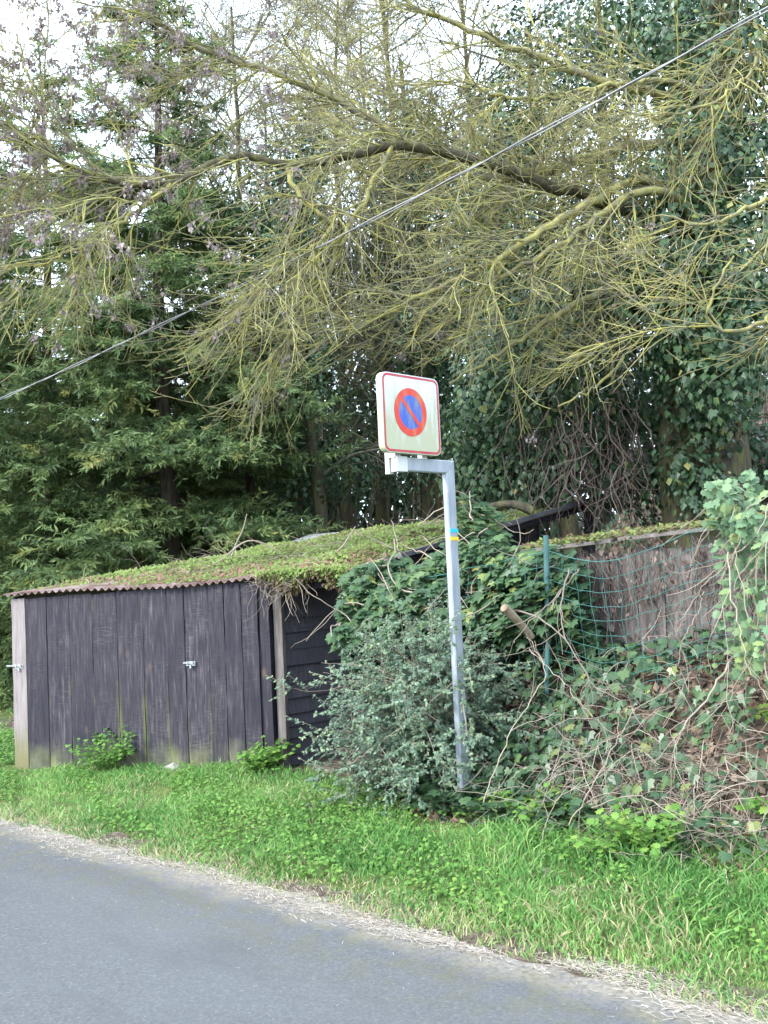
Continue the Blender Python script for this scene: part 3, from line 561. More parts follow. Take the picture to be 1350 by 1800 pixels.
for a in ((455, 20, 10, -.1, .12, .8, 5200, 22), (520, 17, 8.6, .05, .13, .75, 5200, 20), (590, 15, 7.6, -.08, .13, .7, 5600, 18), (660, 18.5, 10, .06, .15, .85, 6000, 22), (735, 16, 8.6, .03, .13, .75, 5600, 20),
          (800, 20, 11.5, -.05, .15, .9, 6000, 24), (860, 14.5, 7.6, .05, .14, .85, 6500, 18), (930, 17.5, 9.2, .0, .16, .95, 6500, 22), (1010, 15, 8.6, -.03, .16, .95, 6500, 20), (1110, 16.5, 10.5, .02, .17, 1.05, 7000, 22), (1215, 15, 10.4, .03, .18, 1.1, 7500, 20), (1330, 14, 9.6, -.02, .18, 1.1, 7500, 20), (410, 24, 8, .04, .12, .8, 4500, 18)):
    ivy_tree(*a, IL if a[0] < 950 else IL2)
def bare_tree(label, px, d, h, lean, n2_, seed):
    b = gp(px, d); t = thing('bare_tree', label, 'tree', b, 'bare trees in the wood'); tz = np.linspace(0, h, 18); wb = rng.normal(0, .05, (18, 2)).cumsum(0)*.5
    P = np.stack([b[0]+lean*CR[0]*tz+wb[:, 0], b[1]+lean*CR[1]*tz+wb[:, 1], b[2]+tz], 1); tr = taper(18, .1, .02)[0]; g = Geo(); g.tubes(P, tr, 8); g.build('trunk', M['mossbark'], t, smooth=True)
    nb = 46; p, dd, r_, i_ = sprout(P[None], tr[None], nb, .35, 1, (.5, 1.1)); dd[:, 2] = np.abs(dd[:, 2])*.5+.25; B = grow(p, dd, U(1.2, 3.0, nb), 10, .1, .0, .0); br = taper(10, np.minimum(r_*.5, .03), np.full(nb, .007)); g = Geo(); g.tubes(B, br, 4, .3)
    m2 = nb*14; p, dd, r_, i_ = sprout(B, br, m2, .15, 1, (.4, 1.0)); S = grow(p, dd, U(.3, 1.0, m2), 5, .16); sr = taper(5, np.full(m2, .0065), np.full(m2, .0035)); g.tubes(S, sr, 3, U(0, .7, m2))
    m3 = n2_; p, dd, r_, i_ = sprout(S, sr, m3, .15, 1, (.4, 1.1)); g.tubes(grow(p, dd, U(.12, .45, m3), 3, .2), taper(3, np.full(m3, .004), np.full(m3, .0026)), 3, U(0, .7, m3)); g.build('twigs', M['lichen'], t, kind='stuff')
bare_tree('tall bare grey tree whose fine crown fills the sky over the shed', 610, 19, 12.5, .03, 5200, 1)
bare_tree('bare forked tree leaning in the wood above the sign', 760, 16, 11.5, -.04, 5200, 2)
bare_tree('slim bare tree between the firs and the sign', 430, 17, 11, .02, 4200, 3)
bt = [o for o in col.objects if o.name.startswith('bare_tree')]
for src, lb, px, d, sc, rz in ((bt[0], 'bare grey tree far back between two ivy-clad trunks', 690, 23, 1.12, 2.0), (bt[1], 'broad bare tree towering behind the firs', 360, 22, 1.1, 1.0), (bt[2], 'bare tree crowded among the ivy-clad trunks behind the ash', 880, 18, 1.1, 4.0), (bt[1], 'slight bare tree just behind the shed ridge', 500, 20, .95, 5.0)):
    copy_fir(src, lb, gp(px, d), sc, rz)
# far thicket that reads as one mass
g = Geo(); nc = 420; d_ = U(21, 34, nc); px_ = U(330, 1500, nc); b_ = np.array([gp(a, d) for a, d in zip(px_, d_)]); hz_ = rng.random(nc)**1.7*np.interp(px_, [330, 600, 1000, 1400], [5.5, 6.2, 7.5, 9]); cc = b_+np.c_[0*hz_, 0*hz_, hz_+.2]; cr = U(.6, 1.3, nc)
nl = 48000; k = rng.integers(0, nc, nl); nd_ = rv(nl); g.leaves(KITE, cc[k]+nd_*cr[k][:, None]*U(.6, 1.05, nl)[:, None], nd_+.5*rv(nl)+A(0,0,.35), rv(nl)*.5+A(0,0,-.8), U(.13, .26, nl), np.clip(.35+.25*rng.normal(size=nl), 0, 1))
th_ = sett(g.build('thicket', M['ivy_wood']), 'dark leafy thicket deep in the wood behind the trees', 'thicket', kind='stuff')
g = Geo(); nb = 260; d_ = U(19, 34, nb); px_ = U(420, 1500, nb); P0 = np.array([gp(a, d) for a, d in zip(px_, d_)]); B = grow(P0, rv(nb)*.18+A(0,0,1), U(4, 9.5, nb), 12, .06); br = taper(12, U(.025, .06, nb), np.full(nb, .008)); g.tubes(B, br, 5, .1)
n2 = 3000; p, dd, r_, i_ = sprout(B, br, n2, .25, 1, (.4, 1.0)); g.tubes(grow(p, dd, U(.4, 1.5, n2), 4, .2), taper(4, np.full(n2, .011), np.full(n2, .004)), 3, U(0, .4, n2))
sett(g.build('saplings', M['lichen']), 'thin bare saplings massed far back in the wood', 'saplings', kind='stuff')

# ------------------------------------------------------------------ big ash with lichened limbs and ivy
AB = gp(1260, 9.6)
ash = thing('ash_tree', 'old leaning ash with yellow-lichened limbs and heavy ivy above the fence', 'tree', AB)
tp = smooth_path([[*AB, .46], [*pt(1235, 780, 9.6), .4], [*pt(1225, 600, 9.6), .33], [*pt(1235, 430, 9.7), .28], [*pt(1255, 250, 9.9), .22], [*pt(1270, 60, 10.1), .17], [*pt(1250, -150, 10.2), .12]], 26)
g = Geo(); g.tubes(tp[:, :3], tp[None, :, 3], 12); g.build('trunk', M['mossbark'], ash, smooth=True)
limbs = [
 ([(1240,430,9.7),(1120,375,9.4),(980,330,9.2),(850,280,9),(760,258,8.9),(690,256,8.8),(640,262,8.8),(590,275,8.75),(545,297,8.7),(505,298,8.7),(465,272,8.7),(420,266,8.65),(380,282,8.6),(345,305,8.6),(300,325,8.5),(240,328,8.5),(180,318,8.45),(120,300,8.4),(70,262,8.35),(10,222,8.3),(-70,190,8.2)], .064, .018),
 ([(1255,260,9.9),(1120,250,9.8),(980,300,9.7),(860,320,9.6),(780,300,9.6),(700,240,9.5),(640,205,9.5),(590,175,9.45),(525,143,9.4),(450,116,9.3),(360,90,9.3),(300,58,9.3),(240,10,9.2),(200,-60,9.2)], .06, .016),
 ([(1262,160,10),(1180,170,9.9),(1080,150,9.8),(980,115,9.8),(900,82,9.7),(830,52,9.7),(775,34,9.7),(710,2,9.6),(640,-60,9.6)], .045, .018),
 ([(1240,420,9.7),(1180,330,9.3),(1120,310,9.1),(1060,345,8.9),(1010,372,8.8),(940,412,8.7),(880,452,8.6),(830,478,8.5),(780,500,8.5),(720,530,8.45),(660,562,8.4),(610,590,8.4)], .05, .012),
 ([(1235,440,9.6),(1200,350,9.2),(1150,330,9),(1090,355,8.9),(1030,400,8.8),(970,440,8.7),(900,475,8.7),(840,520,8.6),(790,560,8.6),(740,600,8.6)], .045, .01),
 ([(1230,540,9.6),(1150,480,9.3),(1090,500,9.1),(1030,525,9),(970,560,8.9),(910,600,8.8),(850,640,8.7),(790,675,8.7)], .045, .01),
 ([(1228,600,9.6),(1160,560,9.2),(1120,600,9),(1080,650,8.8),(1030,690,8.7),(980,715,8.7)], .03, .007),
 ([(1500,420,8.6),(1400,380,8.2),(1340,350,8),(1290,380,7.8),(1230,400,7.7),(1180,380,7.7)], .028, .009),
 ([(1500,560,8.4),(1390,540,8),(1330,570,7.8),(1280,590,7.7),(1240,560,7.7),(1260,500,7.7),(1290,450,7.7)], .028, .008),
 ([(1262,170,10),(1160,140,9.7),(1060,150,9.5),(960,175,9.3),(880,172,9.2),(790,140,9.2),(700,150,9.2)], .03, .008),
 ([(1270,60,10.1),(1330,30,9.6),(1330,120,9.2),(1260,180,8.9),(1160,210,8.8),(1080,190,8.8)], .024, .008),
 ([(690,256,8.8),(650,330,8.7),(620,390,8.6),(590,440,8.5),(560,520,8.4),(500,600,8.3),(450,650,8.2)], .022, .008),
 ([(505,298,8.7),(530,350,8.6),(590,395,8.5),(560,430,8.4),(500,470,8.3),(450,540,8.2),(420,600,8.2)], .022, .008),
 ([(300,325,8.5),(270,350,8.4),(200,400,8.3),(130,440,8.2),(60,470,8.2)], .022, .008),
 ([(120,300,8.4),(66,230,8.5),(62,170,8.6),(40,110,8.6),(30,60,8.7)], .02, .006),
]
LP, LR = [], []
for pts, r0, r1 in limbs:
    P = smooth_path([pt(*q) for q in pts], 40); P[2:-2] += rng.normal(0, .012, (36, 3)); LP.append(P); LR.append(np.linspace(r0, r1, 40))
    g = Geo(); g.tubes(P, LR[-1][None], 8, .75 if r0 < .06 else .35); g.build('limb', M['lichen'] if r0 < .062 else M['mossbark'], ash, smooth=True)
LP = np.stack(LP); LR = np.stack(LR); lw = np.linalg.norm(np.diff(LP, axis=1), axis=2).sum(1)*np.array([1.1,1.15,1.3,.9,.85,.9,.9,.5,.6,1.3,1.2,.9,.9,1.3,1.1])
n2 = 440; p, d, r_, pi = sprout(LP, LR, n2, .12, 1, (.4, 1.25), w=lw); up_ = (pi < 3)*.2; d[:, 2] += up_-.1; d -= CR*.25
B = grow(p, d, U(.4, 1.25, n2), 12, .10, .075, .13); br = taper(12, np.minimum(r_*.55, .011), np.full(n2, .004))
def clear(P):
    q = P.reshape(-1, 3); x = 675+FPX*((q-EYE)@CR)/((q-EYE)@CF); lim = np.interp(x, [300, 440, 520, 600, 780, 830, 1000, 1100], [3.2, 2.6, 2.8, 3.3, 3.3, 2.65, 2.45, 2.9])
    return ((q[:, 2] > lim).reshape(P.shape[:2]).all(1))
ok = clear(B); B, br, p, d = B[ok], br[ok], p[ok], d[ok]; lim_of = pi[ok]; n2 = len(B)
g = Geo(); g.tubes(B, br, 4, np.clip(.75+.25*rng.normal(size=n2), 0, 1))
n3 = 4200; p, d, r_, pi = sprout(np.concatenate([B]), br, n3, .1, 1, (.3, .9)); d -= CR*.12
hang = np.isin(lim_of[pi], (11, 12, 13)) ; d[hang] = nrm(d[hang]+A(0,0,-.5)-CR*.2); S = grow(p, d, np.where(hang, U(.3, .95, n3), U(.18, .75, n3)), 8, .12, .09, .24); sr = taper(8, np.minimum(r_*.7, .0054), np.full(n3, .0024)); ok = clear(S); S, sr = S[ok], sr[ok]; n3 = len(S); g.tubes(S, sr, 3, np.clip(.72+.36*rng.normal(size=n3), 0, 1))
n4 = 12500; p, d, r_, pi = sprout(S, sr, n4, .1, 1, (.4, 1.1)); T4 = grow(p, d, U(.05, .24, n4), 4, .2, .06, .25); g.tubes(T4, taper(4, np.full(n4, .0027), np.full(n4, .0016)), 3, np.clip(.66+.36*rng.normal(size=n4), 0, 1))
g.build('twigs', M['lichen'], ash, kind='stuff')
# hanging bunches of dry ash keys, thickest over the far limbs
pj = lambda q: 675+FPX*((q-EYE)@CR)/((q-EYE)@CF)
cand = S[:, 4:].reshape(-1, 3); x_ = pj(cand); y_ = 900-FPX*((cand-EYE)@CU)/((cand-EYE)@CF); wk = np.clip((560-x_)/300, 0, 1)*np.clip((620-y_)/300, .0, 1)+.004
k = rng.choice(len(cand), 950, p=wk/wk.sum()); kk = np.repeat(k, 13); nk = len(kk)
g = Geo(); g.leaves(DIA, cand[kk]+rng.normal(0, .022, (nk, 3))-A(0,0,.03), rv(nk), rv(nk)*.35+A(0,0,-1), U(.03, .048, nk), U(0, 1, nk)); g.build('ash_keys', M['keys'], ash, kind='stuff')
# ivy on the ash: clumps round trunk and limb roots
cl = [(1290,140,10,.7),(1180,90,10.2,.55),(1330,20,10,.7),(1090,40,10.6,.6),(1240,300,9.6,.55),(1330,300,9.6,.6),(1160,330,9.6,.4),(1180,440,9.3,.55),(1270,450,9.2,.5),(1340,470,9,.55),(1110,480,9.4,.5),(1050,530,9.6,.5),(1130,570,9.2,.45),(1230,590,8.9,.45),(1310,600,8.6,.4),(1040,610,9.6,.42),(960,600,10,.5),(900,640,10.4,.5),(985,680,10,.42),(870,710,10.4,.5),(900,790,10.6,.45),(830,790,10.8,.5),(930,850,10.4,.4),(850,850,10.6,.4),(1290,680,8.4,.3),(1240,660,8.6,.28),(1120,800,10.2,.4),(1180,860,10.2,.45),(1150,700,10,.35),(1020,770,10.1,.35),(1080,840,10.2,.35),(980,830,10.2,.3),(1060,720,10,.3),(1260,800,10.4,.5),(1340,800,10.2,.4)]
cl += [(U(1190, 1290), y_, 9.3, .3) for y_ in (640, 700, 760, 820, 880, 730, 850)]
cc = np.array([pt(a, b, d) for a, b, d, _ in cl]); cr = np.array([c[3] for c in cl]); nl = 34000; k = rng.choice(len(cl), nl, p=cr**2/(cr**2).sum()); nd_ = rv(nl)
pos = cc[k]+nd_*cr[k][:, None]*U(.62, 1.1, nl)[:, None]*(1+.25*np.sin(nd_[:, :1]*5+k[:, None])*np.cos(nd_[:, 2:]*6)); nn = nd_+.55*rv(nl)+A(0,-.2,.35)
split_leaves(ash, IVY, pos, nn, rv(nl)*.5+A(0,0,-.9), U(.035, .09, nl), np.clip(.36+.26*rng.normal(size=nl), 0, .98), M['ivy'], 300, KITE)
# matted dead ivy stems and roots hanging beneath
g = Geo(); n_ = 170; P0 = np.array([pt(U(960, 1130), U(690, 850), U(9.5, 10.2)) for _ in range(n_)])
g.tubes(grow(P0, rv(n_)*.45+A(0,0,-.9), U(.25, .8, n_), 10, .24, .1), taper(10, U(.004, .009, n_), np.full(n_, .003)), 3, U(.3, 1, n_))
n_ = 380; P0 = np.array([pt(U(880, 1360), U(640, 800), U(10, 11)) for _ in range(n_)]); g.tubes(grow(P0, rv(n_)*.4+A(0,0,-1), U(.5, 1.6, n_), 9, .16, .1), taper(9, U(.003, .008, n_), np.full(n_, .002)), 3, U(0, .6, n_))
g.build('hanging_stems', M['root'], ash, kind='stuff')
# dark earth face under the ash with ivy on it
g = Geo(); n_ = 9000; u_ = U(-8.5, 1.5, n_); v_ = U(8.2, 13, n_); z_ = hgt(u_, v_); g.leaves(KITE, np.stack([u_, v_, z_+.1*rng.random(n_)], 1), rv(n_)*.6+A(0,-.7,.6), rv(n_)*.6+A(0,-.3,-.6), U(.05, .1, n_), np.clip(.3+.2*rng.normal(size=n_), 0, .9))
sett(g.build('ground_ivy', M['ivy']), 'ivy carpeting the dark earth slope beneath the ash', 'ivy', kind='stuff')

# ------------------------------------------------------------------ ivy over the shed side and fence
def patch(c00, c10, c11, c01, n, bulge, thick):
    a, b = rng.random(n), rng.random(n); q = [np.array(x) for x in (c00, c10, c11, c01)]
    p = (q[0]*((1-a)*(1-b))[:, None]+q[1]*(a*(1-b))[:, None]+q[2]*(a*b)[:, None]+q[3]*((1-a)*b)[:, None])
    N = nrm(np.cross(q[1]-q[0], q[3]-q[0])); N = N if N@(EYE-q[0]) > 0 else -N
    bm = bulge*4*np.sqrt(np.clip(a*(1-a)*b*(1-b), 0, 1))*2+.09*np.sin(a*11+b*5)*np.cos(b*9+a*4)+.05*np.sin(a*23+3)*np.cos(b*19); dp = rng.random(n)**2
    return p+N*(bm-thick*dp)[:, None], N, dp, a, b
iv = thing('ivy', 'broad-leaved ivy smothering the shed side and sagging fence end', 'ivy', A(-5, 6, .5))
c = [pt(605, 1012, 7.75), pt(800, 955, 7.7), pt(1000, 950, 6.75), pt(1010, 1100, 6.5), pt(800, 1110, 6.9), pt(585, 1130, 7.3)]
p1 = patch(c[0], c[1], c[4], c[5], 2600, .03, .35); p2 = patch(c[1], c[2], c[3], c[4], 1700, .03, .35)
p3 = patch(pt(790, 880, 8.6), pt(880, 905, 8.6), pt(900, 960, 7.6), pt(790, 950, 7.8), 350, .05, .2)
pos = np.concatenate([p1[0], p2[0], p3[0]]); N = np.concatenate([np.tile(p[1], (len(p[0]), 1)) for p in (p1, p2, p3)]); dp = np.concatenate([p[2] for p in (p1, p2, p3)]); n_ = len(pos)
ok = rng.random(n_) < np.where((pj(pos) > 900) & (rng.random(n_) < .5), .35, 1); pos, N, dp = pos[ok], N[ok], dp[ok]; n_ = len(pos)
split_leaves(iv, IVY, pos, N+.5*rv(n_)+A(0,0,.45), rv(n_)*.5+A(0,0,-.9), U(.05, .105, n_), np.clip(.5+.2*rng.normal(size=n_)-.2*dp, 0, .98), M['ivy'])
def stems(P0, D0, Ln, r0, wander, grav, tone, n=11, up=0.): return grow(P0, D0, Ln, n, wander, grav, up), taper(n, r0, r0*.45), tone
g = Geo(); k = rng.integers(0, n_, 120); P, rr_, t_ = stems(pos[k]+N[k]*.03, rv(120)+A(.2,0,-.2), U(.2, .7, 120), U(.003, .008, 120), .25, .05, U(.3, 1, 120)); g.tubes(P, rr_, 4, t_); g.build('stems', M['drystem'], iv, kind='stuff')

# ivy and bramble on the bank
bi = thing('bank_ivy', 'ivy creeping down the bank between the sign post and brambles', 'ivy', A(-3, 5.2, .4))
n_ = 6500; u_ = U(-4.6, -.6, n_); v_ = 4.72+1.3*rng.random(n_); keep = rng.random(n_) < np.interp(u_, [-4.6,-3.6,-3.0,-2.4,-1.8,-.6], [.95,1,.45,.28,.42,.45]); u_, v_ = u_[keep], v_[keep]; n_ = len(u_)
hN = np.stack([-(hgt(u_+.03, v_)-hgt(u_-.03, v_))/.06, -(hgt(u_, v_+.03)-hgt(u_, v_-.03))/.06, np.ones(n_)], 1); hN = nrm(hN)
dp = rng.random(n_); pos = np.stack([u_, v_, hgt(u_, v_)], 1)+hN*(.02+.16*dp+.05*np.sin(u_*7)*np.cos(v_*9))[:, None]
split_leaves(bi, IVY, pos, hN+.5*rv(n_), rv(n_)*.5+A(0,-.5,-.7), U(.035, .085, n_), np.clip(.45+.22*rng.normal(size=n_), 0, .98), M['ivy'])
g = Geo(); n_ = 9000; u_ = U(-4.7, -.4, n_); v_ = 4.7+1.3*rng.random(n_); g.leaves(DIA, np.stack([u_, v_, hgt(u_, v_)+.03*rng.random(n_)], 1), rv(n_)+A(0,-.4,.6), rv(n_), U(.03, .07, n_), U(0, 1, n_)); sett(g.build('leaf_litter', M['litter']), 'brown dead leaves lying over the bank under the brambles', 'leaf litter', kind='stuff')
br_ = thing('bramble', 'tangle of dry pale bramble canes arching over the bank', 'bramble', A(-2.8, 5.1, .3))
g = Geo(); n_ = 520; u_ = np.r_[U(-4.1, -.8, 200), rng.normal(-2.8, .38, 320)]; v_ = np.r_[U(5.0, 6, 200), rng.normal(5.15, .18, 320)]
P0 = np.stack([u_, v_, hgt(u_, v_)+.02], 1); P = grow(P0, rv(n_)*.7+A(0,-.35,.8), U(.2, .75, n_), 12, .13, .36); g.tubes(P, taper(12, U(.0018, .004, n_), np.full(n_, .0016)), 4, U(.15, 1, n_))
n_ = 1500; p, d, r_, i_ = sprout(P, np.full(P.shape[:2], .003), n_, .1, 1, (.4, 1.1)); g.tubes(grow(p, d, U(.06, .3, n_), 6, .2, .08), taper(6, np.full(n_, .002), np.full(n_, .0012)), 3, U(.2, 1, n_)); g.build('canes', M['drystem'], br_, kind='stuff')
canes = [([(1345,1105,5.4),(1290,1150,5.5),(1240,1230,5.4),(1195,1290,5.3)], .011), ([(1000,1000,6.2),(985,1060,6.1),(990,1110,6),(1040,1200,5.8),(1100,1230,5.7)], .008), ([(1018,1000,6.2),(940,1080,6.1),(905,1130,6)], .008), ([(1238,1040,5.5),(1205,1130,5.4),(1195,1190,5.4)], .005), ([(1280,970,5.4),(1290,1060,5.3),(1320,1180,5.2),(1350,1230,5.2)], .007), ([(1310,960,5.4),(1225,1050,5.5),(1200,1110,5.5)], .006), ([(610,1345,6.5),(690,1290,6.3),(760,1230,6.2),(795,1200,6.2)], .006),
         ([(850,1410,5.9),(890,1300,5.9),(960,1190,6),(925,1120,6.1)], .006), ([(930,1140,6),(1000,1200,5.9),(1080,1290,5.8)], .005), ([(1040,1420,5.4),(1120,1390,5.3),(1220,1440,5.1),(1330,1460,5)], .006), ([(1000,1450,5.5),(1060,1340,5.5),(1110,1240,5.6),(1180,1200,5.6)], .006)]
for pts, r0 in canes:
    P = smooth_path([pt(*q) for q in pts], 26); P[1:-1] += rng.normal(0, .004, (24, 3))+np.cumsum(rng.normal(0, .0035, (24, 3)), 0); g = Geo(); cr_ = np.linspace(r0*.62, r0*.32, 26)*(1+.12*rng.normal(size=26)); g.tubes(P, cr_[None], 6, U(.3, .9))
    p, d, r_, i_ = sprout(P[None], cr_[None], 7, .15, 1, (.4, 1.0)); q_ = grow(p, d, U(.08, .35, 7), 8, .16, .05); g.tubes(q_, taper(8, np.minimum(r_*.6, .003), np.full(7, .0012)), 4, U(.3, .9, 7)); g.build('cane', M['drystem'], br_)
# cut stub
a, b_ = pt(935, 1120, 6.25), pt(886, 1068, 6.1); P = smooth_path([a, (a+b_)/2+A(0,0,.01), b_], 8); g = Geo(); g.tubes(P, np.r_[.02,.021,.023,.024,.025,.026,.027,.026][None], 10, cap=True)
sett(g.build('cut_branch', M['stub'], smooth=False, loc=a), 'sawn-off branch stub poking out left of the green post', 'branch')
a = [pt(790, 905, 8.4), pt(830, 900, 8.4), pt(870, 888, 8.4), pt(905, 885, 8.4), pt(935, 898, 8.4)]; P = smooth_path(a, 16); g = Geo(); g.tubes(P, np.linspace(.014, .04, 16)[None], 8, .3, cap=True); sett(g.build('fallen_branch', M['mossbark'], smooth=True, loc=a[0]), 'brown fallen branch lying along the roof edge behind the post', 'branch')
# climber with big pale leaves at the right
cv = thing('climbing_vine', 'pale green large-leaved vine climbing over the end of the board wall', 'vine', A(-2.0, 5.3, .6))
pa = patch(pt(1235, 850, 5.7), pt(1440, 800, 5.2), pt(1440, 1000, 5.2), pt(1265, 985, 5.6), 520, .05, .3); pb = patch(pt(1270, 985, 5.6), pt(1440, 960, 5.2), pt(1440, 1200, 5.1), pt(1240, 1170, 5.5), 300, .04, .3)
pos = np.concatenate([pa[0], pb[0]]); dp = np.concatenate([pa[2], pb[2]]); n_ = len(pos); split_leaves(cv, VINE, pos, rv(n_)*.6+A(.35,-.6,.55), rv(n_)*.5+A(0,-.2,-.8), U(.03, .075, n_), np.clip(.45+.28*rng.normal(size=n_), 0, .98), M['vine'])
g = Geo(); k = rng.integers(0, n_, 70); P, rr_, t_ = stems(pos[k], rv(70)*.6+A(0,0,-.7), U(.2, .7, 70), U(.002, .006, 70), .15, .05, U(.4, 1, 70)); g.tubes(P, rr_, 4, t_)
P0 = np.array([[U(-2.4,-1.2), U(5.2, 5.5), hgt(-1.9, 5.35)] for _ in range(14)]); P, rr_, t_ = stems(P0, rv(14)*.25+A(0,0,1), U(.8, 1.3, 14), U(.005, .009, 14), .1, .0, U(.4, .9, 14)); g.tubes(P, rr_, 5, t_); g.build('stems', M['drystem'], cv, kind='stuff')

# ------------------------------------------------------------------ small-leaved shrub by the post
sh = thing('cotoneaster_shrub', 'dense small-leaved grey-green shrub leaning behind the sign post', 'shrub', A(-4.55, 5.1, .12))
n_ = 620; P0 = np.stack([rng.normal(-4.5, .17, n_), rng.normal(5.2, .14, n_), U(.06, .98, n_)], 1); D0 = rv(n_)*.85+A(.0, -.1, .5)
P = grow(P0, D0, U(.28, .68, n_), 11, .1, .13); sr = taper(11, U(.0015, .0035, n_), np.full(n_, .0013)); g = Geo(); g.tubes(P, sr, 3, U(.1, .8, n_))
n2 = 3600; p, d, r_, i_ = sprout(P, sr, n2, .25, 1, (.4, .9)); S = grow(p, d, U(.07, .24, n2), 4, .12, .1); s2 = taper(4, np.full(n2, .0016), np.full(n2, .001)); g.tubes(S, s2, 3, U(.1, .7, n2)); g.build('stems', M['drystem'], sh, kind='stuff')
g = Geo(); n3 = 70000; p, d, r_, i_ = sprout(S, s2, n3, .0, 1, (.6, 1.3)); tone = np.clip(.5+.18*rng.normal(size=n2)[i_]+.15*rng.normal(size=n3), 0, 1); g.leaves(DIA, p, d*.4+rv(n3)*.5+A(.1,-.3,.7), d, U(.018, .032, n3), tone)
g.build('leaves', M['cot'], sh, kind='stuff')

# dry stems lying on the roof
for pts, r0, lb in (([(285+0,985,10),(300,955,10),(325,930,10),(345,905,10)], .006, 0),):
    pass
rs = [([(405,985,9.6),(415,955,9.6),(428,930,9.6),(434,903,9.6)], 'thin upright dead stem growing from the mossy roof'), ([(400,975,9.4),(430,950,9.4),(455,950,9.4),(480,965,9.4),(500,972,9.4)], 'yellow arched dead stem lying over the mossy roof'), ([(345,990,10),(365,978,10),(380,984,10)], 'small arched twig on the low end of the mossy roof'), ([(560,985,8.6),(600,965,8.6),(625,925,8.6)], 'leaning dry twig near the roof edge strip')]
for pts, lb in rs:
    P = smooth_path([pt(*q) for q in pts], 14); P[-1] += 0; g = Geo(); g.tubes(P, np.linspace(.009, .004, 14)[None], 5, .8); sett(g.build('dead_stem', M['drystem'], smooth=True, loc=P[0]), lb, 'stem', 'dead stems on the roof')
g = Geo(); n_ = 260; P = grow(rooff(U(.05, .97, n_), U(.05, .97, n_))+A(0,0,.05), rv(n_)*A(1,1,.3)+A(0,0,.25), U(.1, .5, n_), 8, .14, .1); g.tubes(P, taper(8, U(.002, .004, n_), np.full(n_, .0012)), 3, U(.4, 1, n_))
n_ = 90; P0 = rooff(U(.72, .86, n_), U(0, .02, n_))-A(0,0,.04); g.tubes(grow(P0, rv(n_)*.8+A(0,-.4,-.5), U(.1, .4, n_), 8, .25, .08), taper(8, U(.002, .004, n_), np.full(n_, .0012)), 3, U(.3, 1, n_)); g.build('dry_twigs', M['drystem'], roof, kind='stuff')

# ------------------------------------------------------------------ grass, weeds, straw
g = Geo(); BL = (A([-.04,0,0],[.04,0,0],[.03,.5,.06],[-.03,.5,.06],[0,1,.28]), None)
def blades(pos, hgt_, lean, tone, wdt):
    n = len(pos); tip = nrm(rv(n)*lean[:, None]+A(0,0,1)); side = nrm(np.cross(tip, rv(n))); bend = nrm(rv(n)*A(1,1,0)+A(0,0,-.2))
    w_ = (wdt[:, None]*side); h_ = hgt_[:, None]; V = np.stack([pos-w_, pos+w_, pos+w_*.8+tip*h_*.55+bend*h_*.08, pos-w_*.8+tip*h_*.55+bend*h_*.08, pos+tip*h_*.92+bend*h_*.38], 1)
    b = (np.arange(n)*5)[:, None]; g.add(V.reshape(-1, 3), b+np.array([[0,1,2,3]]), tone); g.f[3].append((b+np.array([[3,2,4]]))+(g.n-n*5)); g.r[3].append(tone)
n_ = 128000; u_ = -12.5+12.3*rng.random(n_); v_ = 3.5+1.75*rng.random(n_)
tall = np.clip((v_-3.7)/1.1, 0, 1)*np.interp(u_, [-8,-5.5,-4.2,-3,-1], [.12,.3,.75,1,1])
front = 4.27+(u_+8.42)*.49; inshed = (u_ > -8.6) & (u_ < -5.9) & (v_ > front); beside = (u_ <= -8.6) | (v_ < front)
keep = (rng.random(n_) < np.interp(v_, [3.5, 3.58, 3.72, 5.3], [.1, .6, 1, 1])*np.where(inshed, 0, 1)) & ~((u_ > -7.9) & (u_ < -6.6) & (v_ > front-.22) & (rng.random(n_) < .75)) & (v_ < np.where(u_ > -4.4, 4.98, 5.3))
keep &= ~((np.hypot(u_+4.05, v_-4.85) < .13) & (rng.random(n_) < .95)); keep &= ~((rng.random(n_) < .45) & (np.sin(u_*3.1+v_*2)*np.sin(v_*6-u_) > .35))
u_, v_, tall = u_[keep], v_[keep], tall[keep]; n_ = len(u_); dry = rng.random(n_) < np.interp(v_, [3.5,3.75,4.0,5.3], [.55,.28,.05,.03])+.2*(np.sin(u_*2.3+1)*np.sin(v_*4.1+u_) > .55)
tone = np.where(dry, U(.9, 1, n_), np.clip(.5+.22*np.sin(u_*1.9)*np.sin(v_*3+u_)+.14*np.sin(u_*7+v_*3)*np.sin(v_*9)+.2*rng.normal(size=n_), 0, .86))
blades(np.stack([u_, v_, hgt(u_, v_)-.005], 1), (.03+.05*rng.random(n_))*(1+1.9*tall*rng.random(n_))*(1+.55*np.sin(u_*5.3+1)*np.sin(v_*6.1+u_*2))*np.where(np.hypot(u_+3.92, v_-4.78) < .33, .5, 1), U(.3, .9, n_), tone, U(.002, .0044, n_)*(1+.4*tall))
n_ = 16000; u_ = U(-26, -10, n_); v_ = U(4.8, 13, n_); blades(np.stack([u_, v_, hgt(u_, v_)], 1), U(.04, .1, n_), U(.3, .9, n_), np.clip(.5+.2*rng.normal(size=n_), 0, .9), U(.004, .008, n_))
sett(g.build('grass', M['grass']), 'bright green grass covering the verge beside the road', 'grass', kind='stuff')
g = Geo(); n_ = 34000; u_ = U(-12, -.4, n_); v_ = 3.75+1.5*rng.random(n_); f = np.sin(u_*2.7+np.sin(v_*3)*2)*np.sin(v_*4.4+u_*1.3); keep = (f > -.1) & (v_ < np.where(u_ > -4.4, 4.95, np.where(u_ < -5.9, np.where(u_ < -8.5, 5.3, 4.2+(u_+8.42)*.49), 5.28))); u_, v_ = u_[keep], v_[keep]; n_ = len(u_)
